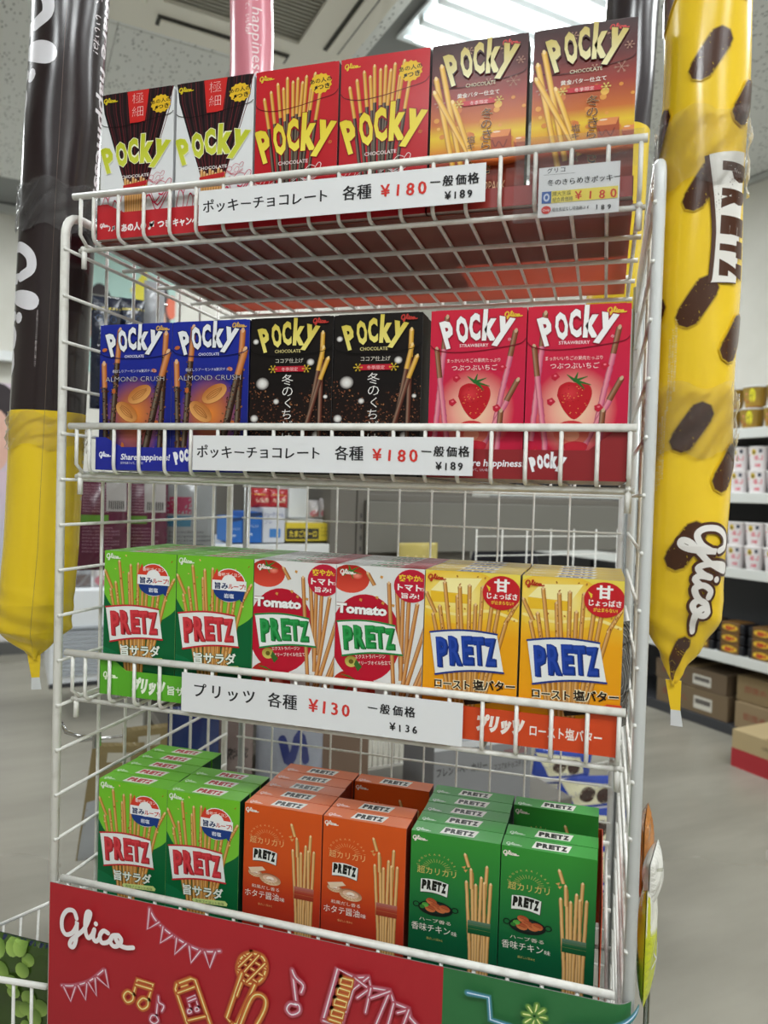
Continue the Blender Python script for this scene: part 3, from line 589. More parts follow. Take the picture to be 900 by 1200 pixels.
def tile_nodes(m):
    nt = m.node_tree; b = nt.nodes['Principled BSDF']; tc = nt.nodes.new('ShaderNodeTexCoord'); mp = nt.nodes.new('ShaderNodeMapping'); mp.inputs['Rotation'].default_value = (0, 0, .4); mp.inputs['Scale'].default_value = (1, .45, 1)
    v = nt.nodes.new('ShaderNodeTexVoronoi'); v.inputs['Scale'].default_value = 62; r = nt.nodes.new('ShaderNodeValToRGB'); r.color_ramp.elements[0].position = .16; r.color_ramp.elements[1].position = .26
    r.color_ramp.elements[0].color = (*C('8a8f8f'), 1); r.color_ramp.elements[1].color = (*C('e4e7e6'), 1)
    nt.links.new(tc.outputs['Object'], mp.inputs[0]); nt.links.new(mp.outputs[0], v.inputs['Vector']); nt.links.new(v.outputs['Distance'], r.inputs[0]); nt.links.new(r.outputs[0], b.inputs['Base Color'])
tile_nodes(M_TILE)
RA0, RA1, RB0, RB1 = -3.2, 3.506, -3.0, 4.5
def room_obj(name, me, m, a=0, b=0, z=0, parent=None):
    p = RM(a, b, z); return obj(name, me, m, parent, p if parent is None else (a, b, z), TH if parent is None else 0)
struct(room_obj('floor', box('floor', RA0, RA1, RB0, RB1, ZF - .08, ZF), M_FLOOR))
ceil = struct(room_obj('ceiling', box('ceiling', RA0, RA1, RB0, RB1, ZC + .012, ZC + .1), mat('ceiling_grid', '8d9090', .8)))
tm = box('ceiling_tile', -.2265, .2265, -.4535, .4535, ZC, ZC + .012, .002)
AC0 = (.18, 1.125, 1.13, 2.10)             # the air conditioner's rectangle in shop axes
LF0 = (1.26, 1.84, .93, 1.74)              # the lit fixture
a0, b0 = .285 - .455 * 8, 3.09 - .91 * 7
na, nb = int((RA1 - a0) / .455) + 1, int((RB1 - b0) / .91) + 1
for i in range(na):
    for j in range(nb):
        a, b = a0 + .2275 + i * .455, b0 + .455 + j * .91
        if a - .22 < RA0 or a + .22 > RA1 or b - .45 < RB0 or b + .45 > RB1: continue
        if LF0[0] - .12 < a < LF0[1] + .12 and LF0[2] - .1 < b < LF0[3] + .1: continue
        obj('ceiling_tile', tm, M_TILE, ceil, (a, b, 0))
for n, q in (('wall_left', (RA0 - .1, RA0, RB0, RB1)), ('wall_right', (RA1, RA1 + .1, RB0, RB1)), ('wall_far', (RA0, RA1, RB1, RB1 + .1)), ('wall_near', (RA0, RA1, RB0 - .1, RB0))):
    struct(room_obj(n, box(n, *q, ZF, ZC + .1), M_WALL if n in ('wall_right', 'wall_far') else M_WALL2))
struct(room_obj('trim_1', box('trim_1', RA1 - .03, RA1, RB0, RB1, ZC - .03, ZC), mat('trim_metal', 'b9bbb8', .4)))
struct(room_obj('trim_2', box('trim_2', RA0, RA1, RB1 - .04, RB1, ZC - .05, ZC), bpy.data.materials['trim_metal']))
struct(room_obj('baseboard_far', box('baseboard_far', RA0, RA1, RB1 - .015, RB1, ZF, ZF + .08), mat('baseboard', '5a5a58', .5)))

# ceiling air conditioner
M_AC = mat('air_conditioner_shell', 'eceae0', .45); M_ACD = mat('air_conditioner_slot', '3c3c38', .6)
ac = thing('air_conditioner', RM(0, 0, ZC), 'square ceiling cassette air conditioner with dark louvred grille', 'air conditioner', rz=TH)
x0, x1, y0, y1 = AC0; gx0, gx1, gy0, gy1 = x0 + .2, x1 - .2, y0 + .2, y1 - .2
def frame_mesh(name, o, i, z0, z1, bev=.01):
    bm = bmesh.new(); 
    for q in ((o[0], o[1], o[2], i[2]), (o[0], o[1], i[3], o[3]), (o[0], i[0], i[2], i[3]), (i[1], o[1], i[2], i[3])):
        vs = [bm.verts.new((x, y, z)) for x in q[:2] for y in q[2:] for z in (z0, z1)]
        for f in ((0, 1, 3, 2), (4, 6, 7, 5), (0, 4, 5, 1), (2, 3, 7, 6), (0, 2, 6, 4), (1, 5, 7, 3)): bm.faces.new([vs[k] for k in f])
    bmesh.ops.recalc_face_normals(bm, faces=bm.faces); me = bpy.data.meshes.new(name); bm.to_mesh(me); bm.free(); return me
obj('panel', frame_mesh('ac_panel', AC0, (gx0, gx1, gy0, gy1), -.035, -.001), M_AC, ac)
obj('inner_rim', frame_mesh('ac_rim', (gx0 - .03, gx1 + .03, gy0 - .03, gy1 + .03), (gx0 + .02, gx1 - .02, gy0 + .02, gy1 - .02), -.048, -.034), M_AC, ac)
obj('grille_backing', box('grille_backing', gx0, gx1, gy0, gy1, -.012, -.002), M_ACD, ac)
sl = box('louvre_slat', gx0, gx1, -.003, .003, -.034, -.014)
for k in range(26): obj('louvre_slat', sl, mat('ac_slat', 'b4b3a9', .5) if k == 0 else None, ac, (0, gy0 + .02 + k * (gy1 - gy0 - .04) / 25, 0))
for q in ((gx0 + .02, gx1 - .02, y1 - .12, y1 - .055), (gx0 + .02, gx1 - .02, y0 + .055, y0 + .12), (x1 - .12, x1 - .055, gy0 + .02, gy1 - .02), (x0 + .055, x0 + .12, gy0 + .02, gy1 - .02)):
    s_ = obj('air_outlet', box('air_outlet', *q, -.040, -.034, .002), M_ACD, ac)
    ins = (q[0] + .012, q[1] - .012, q[2] + .012, q[3] - .012); obj('outlet_flap', box('outlet_flap', *ins, -.050, -.041, .003), M_AC, s_)

# recessed light fixtures
M_TUBE = mat('lit_fluorescent_tube', 'ffffff', .5); M_TUBE.node_tree.nodes['Principled BSDF'].inputs['Emission Color'].default_value = (.93, 1, .98, 1)
M_TUBE.node_tree.nodes['Principled BSDF'].inputs['Emission Strength'].default_value = 7
M_REFL = mat('fixture_reflector', 'dfe6ea', .35, .2)
fw_a, fw_b = LF0[1] - LF0[0], LF0[3] - LF0[2]
fx = thing('ceiling_light', RM(*LIGHT_SPOTS[0], ZC), 'bright recessed ceiling light with parallel fluorescent tubes above the rack', 'ceiling light', rz=TH)
obj('reflector_tray', box('reflector_tray', -fw_a / 2, fw_a / 2, -fw_b / 2, fw_b / 2, .0, .011), M_REFL, fx)
obj('frame', frame_mesh('fixture_frame', (-fw_a / 2 - .02, fw_a / 2 + .02, -fw_b / 2 - .02, fw_b / 2 + .02), (-fw_a / 2, fw_a / 2, -fw_b / 2, fw_b / 2), -.012, .0), M_REFL, fx)
tb = tube('fluorescent_tube', [(-fw_a / 2 + .02, 0, -.034), (fw_a / 2 - .02, 0, -.034)], .021, 12)
rb = box('reflector_rib', -fw_a / 2, fw_a / 2, -.02, .02, -.03, .0, .004)
for k in range(6):
    obj('fluorescent_tube', tb, M_TUBE, fx, (0, -fw_b / 2 + .07 + k * .1345, 0))
    if k < 5: obj('reflector_rib', rb, M_REFL, fx, (0, -fw_b / 2 + .137 + k * .1345, 0))
for i, (a, b) in enumerate(LIGHT_SPOTS[1:]):
    c_ = copy_tree(fx); c_.location = RM(a, b, ZC)
    w_ = ('behind the rack on the far side', 'over the rear left aisle', 'over the open floor to the left', 'over the far noodle shelves', 'over the far left of the shop', 'over the front of the shop', 'beside the noodle shelves', 'between rack and far wall', 'added before the rack to brighten its front')[i]
    tag(c_, 'recessed ceiling light with fluorescent tubes ' + w_, 'ceiling light', 'recessed ceiling lights')
for n_ in [o for o in COL.objects if o.type == 'LIGHT']: n_.location.z = ZC - .062

# ------------------------------------------------------------------ the wire rack
PZ = .24132
RACK0 = Vector((.283, .18, ZF)); rack = thing('wire_display_rack', RACK0, 'white wire display rack with four sloping rows of snack boxes', 'display rack')
def rp(name, me, m=M_WIRE, par=None, loc=(0, 0, 0)):
    o = obj(name, me, m, par or rack); o.location = (Vector(loc) - RACK0) if par is None else loc; return o
XL, XR, YB = -.0115, .5775, .37
for x, n_, r_ in ((XL, 'front_post', .0046), (XR, 'front_post', .0050)):
    rp(n_, tube('side_post', [(x, 0, ZF + .02), (x, 0, -.05)] + bend((x, 0, -.05), (x, 0, -.0165), (x, .1, -.0165), .026, 6)[0:] + [(x, .32, -.0165)] + bend((x, .3, -.0165), (x, YB, -.0165), (x, YB, -.1), .022, 6) + [(x, YB, -.2), (x, YB, ZF + .02)], r_, 12), M_WIRE if x < 0 else M_POST)
rp('rear_post', tube('rear_post', [(.5775, .385, ZF), (.5775, .385, -.02)], .0078, 16), M_STEEL)
rp('rear_post', tube('rear_post_b', [(.006, .392, ZF), (.006, .392, -.05)], .0045, 12), M_STEEL)
rp('rear_post', tube('rear_post_c', [(.5655, .378, ZF), (.5655, .378, -.05)], .0042, 12), M_POST)
for x in (XL, XR): 
    for y in (0, YB): rp('foot', lathe('foot', [(.011, 0), (.011, .012), (.006, .022)], 16), M_BLACKP, None, (x, y, ZF))
for x, s in ((XL, 1), (XR, -1)):
    xo = x + .0035 * s; hw = tube('side_wire', [(xo, -.0045, 0), (xo, YB, 0)], .0019, 6)
    for k in range(28): rp('side_wire', hw, M_WIRE, None, (0, 0, -.0556 - .0483 * k))
    vw = tube('upright_wire', [(x + .001 * s, 0, ZF + .05), (x + .001 * s, 0, -.018)], .0019, 6)
    for k in (range(6) if x < 0 else (1,)): rp('upright_wire', vw, M_WIRE, None, (0, .0669 + .0503 * k, 0))
bw = tube('back_wire', [(.008, YB + .004, 0), (.566, YB + .004, 0)], .0014, 6)
for k in range(22): rp('back_wire', bw, M_WIRE, None, (0, 0, -.103 - .0487 * k))
bv = tube('back_wire_upright', [(0, YB + .001, ZF + .1), (0, YB + .001, -.06)], .0014, 6)
for k in range(11): rp('back_upright', bv, M_WIRE, None, (.0215 + .0477 * k, 0, 0))
RZ = [-.0009, -.2407, -.4813, -.7251]
u_mesh = None
for i, zr in enumerate(RZ):
    b = rp('shelf_basket', tubes('shelf_basket', [([(-.0015, 0, 0), (.5665, 0, 0)], .0036), ([(.0, .332, -.02), (.565, .332, -.02)], .003)] + [([(x, 0, 0), (x, 0, -.04), (x, .01, -.0485), (x, .33, -.0485), (x, .332, -.02)], .002) for x in (.0075, .5615)], 10), M_WIRE, None, (0, 0, zr))
    if u_mesh is None:
        u_mesh = tube('basket_wire', [(0, 0, -.001), (0, 0, -.036)] + bend((0, 0, -.036), (0, 0, -.0485), (0, .02, -.0485), .009) + [(0, .1, -.0485), (0, .325, -.0485), (0, .332, -.02)], .0019, 8)
        c_mesh = tube('cross_wire', [(-.002, 0, -.0527), (.567, 0, -.0527)], .0025, 8)
        h_mesh = tubes('shelf_hook', [([(0, -.004, -.052), (0, .004, -.05), (-.006, .006, -.05)], .003), ([(0, -.001, -.052), (0, -.001, -.072)], .0028)])
    for k in range(18): rp('basket_wire', u_mesh, M_WIRE, b, (.0235 + .03012 * k, 0, 0))
    for y in (.0115, .085, .156, .232, .31): rp('cross_wire', c_mesh, M_WIRE, b, (0, y, 0))
    for x in (.004, .562): rp('shelf_hook', h_mesh, M_WIRE, b, (x, .012, 0))

# red see-through liner under the top row
ln = thing('shelf_liner', (.283, .15, RZ[0] - .0462), 'red translucent plastic liner lying on the top shelf under the boxes', 'shelf liner')
V, F = [], []; prof = [(.012, .0), (.013, .0), (.05, 0), (.2, 0), (.31, 0), (.312, .012)]
for x in (-.268, .274): V += [(x, y - .15, z) for y, z in prof]
F = [(k, k + 1, k + 7, k + 6) for k in range(5)]
lo_ = obj('liner_sheet', raw('liner_sheet', V, F), M_LINER, ln); sm = lo_.modifiers.new('s', 'SOLIDIFY'); sm.thickness = .0006

# ------------------------------------------------------------------ display trays and boxes
TH_ = .0006
def tray(label, x0, x1, y0, zb, depth, col, hl, hh, ends=(1, 1), art=None, side_h=.045, cut=.02, group='printed display trays'):
    """open card tray; the front lip is low (hl) and rises to hh at the ends that are open corners"""
    t = thing('display_tray', (x0, y0, zb), label, 'display tray', group); W = x1 - x0
    obj('base', box('tray_base', 0, W, .0007, depth, 0, TH_), mat('tray_' + label[:12], mix(col, 'b8b2aa', .8), .7), t)
    pts = [(0, 0), (W, 0)] + ([(W, hh), (W - cut * .6, hh), (W - cut * 1.6, hl)] if ends[1] else [(W, hl)]) + ([(cut * 1.6, hl), (cut * .6, hh), (0, hh)] if ends[0] else [(0, hl)])
    tr = tessellate_polygon([[Vector((p[0], p[1], 0)) for p in pts]]); n = len(pts)
    V = [(p[0], 0, p[1]) for p in pts] + [(p[0], TH_, p[1]) for p in pts]
    F = [tuple(q) for q in tr] + [tuple(i + n for i in q)[::-1] for q in tr] + [(k, (k + 1) % n, (k + 1) % n + n, k + n) for k in range(n)]
    m = mat('lip_' + label[:14], col, .4); me = raw('front_lip', V, F); bm = bmesh.new(); bm.from_mesh(me); bmesh.ops.recalc_face_normals(bm, faces=bm.faces); bm.to_mesh(me); bm.free()
    lip = obj('front_lip', me, m, t)
    for x in (0, W - TH_):
        sp = [(0, 0), (depth, 0), (depth, side_h), (.05, side_h), (.0, hl)]
        V = [(x, p[0], p[1]) for p in sp] + [(x + TH_, p[0], p[1]) for p in sp]; q = len(sp)
        obj('side_panel', raw('side_panel', V, [tuple(range(q))[::-1], tuple(range(q, 2 * q))] + [(k, (k + 1) % q, (k + 1) % q + q, k + q) for k in range(q)]), m, t)
    if art: obj('lip_print', art.build('lip_print', lambda x, y, h: (x / 1000, -h / 1000, (art.H - y) / 1000)), M_CARD, lip)
    return t
BX = [[.0238, .1133, .2019, .2902, .3786, .4695], [.0304, .1170, .2050, .2921, .3859, .4730], [.0405, .1275, .2145, .3010, .3880, .4760], [.0183, .1050, .1968, .2843, .3754, .4625]]
BY = [.010, .0058, .0062, .0330]; BZ = [-.0444, -.2850, -.5206, -.7767]
def lip_art(W, H, fn): a = Art(W, H); fn(a); return a
def la1(a): a.script(4, 8, 11, 'f0e4e4', .08); a.text('♪♫', 14, 16, 8, 'f8f4f4', bold=.02); a.text('あの人の', 30, 17, 8.6, 'f8f4f4', bold=.045, w=30, rot=-.03); a.text('♫', 62, 17, 11, 'f8f4f4', bold=.05); a.text('つき', 73, 16, 8.6, 'f8f4f4', bold=.045, w=16); a.text('キャンペーン', 91, 16, 8.6, 'f8f4f4', bold=.045, w=44, rot=-.02)
def la2(a, dx=0, big=True):
    a.script(5 + dx, 8, 14, 'f0f2fa', .08); a.text('Share happiness!', 31 + dx, 15, 8.6, 'f4f4fa', w=58, bold=.02, sh=.12); a.text('分かちあうって、いいね!', 31 + dx, 19.5, 3.2, 'e8e8f4', w=27)
    b = Art(200, 40, h0=a.h); pocky(b, 94 + dx, 2, 30, 17, 'f4f4f8', None, 'e8e8f0', .08); o = len(a.v); a.v += b.v; a.c += b.c; a.f += [tuple(i + o for i in q) for q in b.f]
x = BX[0]
tray('red campaign display tray holding the two white fine-stick boxes on the top shelf', x[0] - .001, x[1] + BW + .001, BY[0] - .0035, BZ[0] - .0008, .262, 'c0202a', .0265, .036, (1, 0), lip_art(178, 24, la1), group=None)
tray('red display tray under the two red chocolate stick boxes on the top shelf', x[2] - .001, x[3] + BW + .001, BY[0] - .0035, BZ[0] - .0008, .262, 'b81c26', .022, .022, (0, 0), None, group=None)
tray('brown red display tray under the two caramel boxes on the top shelf', x[4] - .001, x[5] + BW + .001, BY[0] - .0035, BZ[0] - .0008, .155, '96261e', .017, .017, (0, 0), None, .02, group=None)
x = BX[1]
tray('deep blue display tray holding the two almond boxes on the second shelf', x[0] - .001, x[1] + BW + .001, BY[1] - .0035, BZ[1] - .0009, .2, '1a2496', .024, .034, (1, 0), lip_art(176, 26, la2), group=None)
tray('black display tray holding the two cocoa boxes on the second shelf', x[2] - .001, x[3] + BW + .001, BY[1] - .0035, BZ[1] - .0009, .2, '16100f', .024, .034, (0, 0), None, group=None)
tray('dark red display tray holding the two strawberry boxes on the second shelf', x[4] - .001, x[5] + BW + .001, BY[1] - .0035, BZ[1] - .0009, .2, '8e1c22', .026, .042, (0, 1), lip_art(177, 26, lambda a: la2(a, 0)), group=None)
x = BX[2]
def la3(a): a.script(5, 7, 17, 'eaf6d8', .08); a.text('プリッツ', 39, 23, 16, 'f2f8e8', w=39, bold=.09, sh=.15); a.text('旨サラダ', 82, 22, 10, 'f2f8e8', w=40, bold=.02)
def la4(a): a.text('プリッツ', 52, 22, 15, 'f4ece4', w=42, bold=.09, sh=.15); a.text('ロースト塩バター', 100, 22, 11, 'f4ece4', w=61, bold=.02)
tray('bright green display tray holding the salad stick boxes on the third shelf', x[0] - .001, x[1] + BW + .001, BY[2] - .0035, BZ[2] - .0009, .2, '5cae28', .027, .040, (1, 0), lip_art(175, 30, la3), group=None)
tray('red display tray holding the tomato stick boxes on the third shelf', x[2] - .001, x[3] + BW + .001, BY[2] - .0035, BZ[2] - .0009, .2, 'c02430', .027, .040, (0, 0), None, group=None)
tray('orange red display tray holding the butter stick boxes on the third shelf', x[4] - .001, x[5] + BW + .001, BY[2] - .0035, BZ[2] - .0009, .2, 'd2481c', .030, .045, (0, 1), lip_art(177, 33, la4), .02, group=None)
NAMES = {'thin': 'white and dark striped fine chocolate stick box', 'red': 'red chocolate stick box', 'caramel': 'brown and gold caramel stick box', 'almond': 'deep blue almond chocolate stick box', 'cocoa': 'black cocoa stick box', 'berry': 'pink strawberry stick box', 'salad': 'green salad pretzel stick box', 'tomato': 'white and red tomato pretzel stick box', 'butter': 'yellow butter pretzel stick box', 'scallop': 'orange scallop pretzel stick box', 'chicken': 'dark green herb chicken pretzel stick box'}
SIDE = ('first column', 'second column')
ORD = ('front one', 'second deep', 'third deep', 'fourth deep', 'rearmost')
SH = ('top shelf', 'second shelf', 'third shelf', 'bottom shelf')
def rows(i, kinds, depths, jx=.0008):
    rnd = random.Random(40 + i)
    for c in range(6):
        for k in depths[c]:
            lab = '%s, %s column, %s, %s' % (NAMES[kinds[c // 2]], ('left', 'right')[c % 2], ORD[k], SH[i])
            put(kinds[c // 2], BX[i][c] + (rnd.uniform(-jx, jx) if k else 0), BY[i] + k * (BD + .0012), BZ[i], lab, NAMES[kinds[c // 2]] + 'es on the ' + SH[i])
rows(0, ('thin', 'red', 'caramel'), [[0]] * 6)
rows(1, ('almond', 'cocoa', 'berry'), [[0], [0, 1], [0, 1], [0, 1], [0], [0, 1]])
rows(2, ('salad', 'tomato', 'butter'), [[0, 1, 2, 3, 4]] * 6)
rows(3, ('salad', 'scallop', 'chicken'), [[0, 1, 2, 3, 4], [0, 1, 2], [0, 1, 2, 3, 4], [0, 1, 4], [0, 1, 2, 3, 4], [0, 1, 4]])

# orange tray wall and black dish edge at the right end of the bottom shelf
t = thing('card_tray_side', (.5535, .03, RZ[3] - .046), 'orange card tray standing behind the right green box on the bottom shelf', 'display tray')
obj('side_panel', box('orange_side', 0, .0008, 0, .16, 0, .105), mat('orange_card', 'd8502a', .5), t); obj('back_panel', box('orange_back', -.03, .0008, .16, .1608, 0, .105), bpy.data.materials['orange_card'], t)

# ------------------------------------------------------------------ hand-written price cards
def card(name_label, x0, x1, zt, zb, y, fn, rot=0, bend_=0):
    W, H = (x1 - x0) * 1000, (zt - zb) * 1000
    t = thing('price_card', (x0, y, zb), name_label, 'price card')
    obj('paper', box('paper', 0, W / 1000, 0, .0005, 0, H / 1000), mat('card_paper', 'e9eaec', .75), t)
    a = Art(W, H); fn(a); obj('handwriting', a.build('handwriting'), M_PAPER, t); return t
def hand(a, s, x, y, size, col, w=None, pitch=None, bold=.0):
    r = random.Random(hash_s(s)); p = pitch or size
    for i, ch in enumerate(s):
        q = (y + r.uniform(-.5, .5), size * r.uniform(.93, 1.05), r.uniform(-.06, .06)); st = size * .022
        for ox, oy in ((-st, 0), (st, st * .6)): a.text(ch, x + i * p + ox, q[0] + oy, q[1], col, bold=min(bold, .006), al='c', rot=q[2])
def c1(a):
    hand(a, 'ポッキーチョコレート', 11, 21, 13.5, '1c1c20', pitch=13.4, bold=.0); hand(a, '各種', 157, 21, 14, '1c1c20', pitch=14.5); hand(a, '¥180', 192, 22, 15.5, 'd8342c', pitch=11.5, bold=.006)
    hand(a, '一般価格', 238, 16.5, 10, '18181c', pitch=11.5, bold=.006); hand(a, '¥189', 250, 29, 9.5, '18181c', pitch=6.5, bold=.012)
def c3(a):
    hand(a, 'プリッツ', 21, 22, 15, '1c1c20', pitch=18, bold=.0); hand(a, '各種', 102, 23, 15, '1c1c20', pitch=16); hand(a, '¥130', 142, 24, 16, 'd8342c', pitch=11, bold=.006)
    hand(a, '一般価格', 201, 17, 10, '18181c', pitch=12, bold=.006); hand(a, '¥136', 221, 32, 9.5, '18181c', pitch=7, bold=.012)
card('long white handwritten price card on the top shelf rail', .1504, .4335, -.0105, -.0442, -.0058, c1)
card('long white handwritten price card on the second shelf rail', .1498, .4302, -.2500, -.2842, -.0058, c1)
card('long white handwritten price card on the third shelf rail', .1432, .4287, -.4870, -.5262, -.0058, c3)
def c4(a):
    hand(a, 'グリコ', 9, 5, 5, '1c1c20', pitch=5.4, bold=0); a.line([(4, 6.3), (30, 6.6)], .25, '707070', 0); hand(a, '冬のきらめきポッキー', 10, 15.5, 6, '1c1c20', pitch=6, bold=.0)
    a.grad(3, 20.5, 65, 30.5, [(0, 'f2e060')]); a.poly([(3, 20.5), (11, 20.5), (11, 30.5), (3, 30.5)], '4a6ab0'); a.ell(7, 25.5, 2.6, 3.4, 'd4def0'); a.ell(7, 25.5, 1.2, 1.8, '4a6ab0'); a.text('関大生協', 12, 24.6, 4.2, '20242c', w=15); a.text('組合員価格', 12, 29.6, 4.2, '20242c', w=17)
    hand(a, '¥180', 33.5, 29.5, 10, 'd8382c', pitch=9.4, bold=.0); a.ell(7, 36, 4, 3.4, 'd84038'); a.text('Only', 7, 37.2, 3, 'f8f0f0', al='c'); a.text('組合員証なし時価格は ¥', 12, 37.6, 3.6, '20242c', w=30); hand(a, '189', 48.5, 39, 5.8, '18181c', pitch=5, bold=.0)
card('small white and yellow price label in a clear sleeve, top shelf right', .4793, .5455, -.0205, -.0625, -.0068, c4)
t = thing('card_sleeve', (.4586, -.0052, -.0665), 'clear plastic sleeve hung over the right end of the top rail', 'plastic sleeve')
sv = [(0, -.0033, 0), (.105, -.0033, .0), (.105, -.0033, .058), (0, -.0033, .060), (0, .0015, .0745), (.105, .0015, .0725), (.105, .0085, .068), (0, .0085, .07), (.105, .0085, .045), (0, .0085, .046)]
obj('sleeve_film', raw('sleeve_film', sv, [(0, 1, 2, 3), (3, 2, 5, 4), (4, 5, 6, 7), (7, 6, 8, 9)]), M_CLEAR, t)

# ------------------------------------------------------------------ printed board under the bottom rail
def board_fn(x, y, h):
    X = x / 1000; Z = -y / 1000; rr = .018; s0 = .587 - rr
    if X <= s0: return (X, -h / 1000, Z)
    s = X - s0; arc = rr * PI / 2
    if s < arc: an = s / rr; return (s0 + (rr + h / 1000) * math.sin(an), rr - (rr + h / 1000) * math.cos(an), Z)
    return (s0 + rr + h / 1000, rr + (s - arc), Z)
bd = thing('sign_board', (-.005, -.0135, -.7235), 'red and green printed board with neon music drawings below the bottom shelf rail', 'sign board')
V, F = [], []; xs = [0, 100, 200, 300, 400, 500, 560, 569] + [569 + 3 * k for k in range(1, 10)] + [600, 680, 760]
for x_ in xs: V += [board_fn(x_, 0, 0), board_fn(x_, 240, 0), board_fn(x_, 0, -.8), board_fn(x_, 240, -.8)]
for k in range(len(xs) - 1): o = 4 * k; F += [(o, o + 1, o + 5, o + 4), (o + 2, o + 6, o + 7, o + 3), (o, o + 4, o + 6, o + 2)]
obj('board', raw('board', V, F), mat('board_card', '8c8c88', .6), bd)
def neon(a, pts, col, halo, w=1.5, smooth=0, base='ae2028'):
    for ww, t in ((w * 3.6, .22), (w * 2.3, .5)): a.line(pts, ww, mix(base, halo, t), smooth)
    a.line(pts, w, halo, smooth); a.line(pts, w * .6, col, smooth)
A = Art(760, 240, h0=.03, step=.02)
A.grad(0, 0, 425, 240, [(0, 'b5202a'), (1, 'a31c28')]); A.grad(425, 0, 760, 240, [(0, '2f7440'), (1, '2a6a3a')])
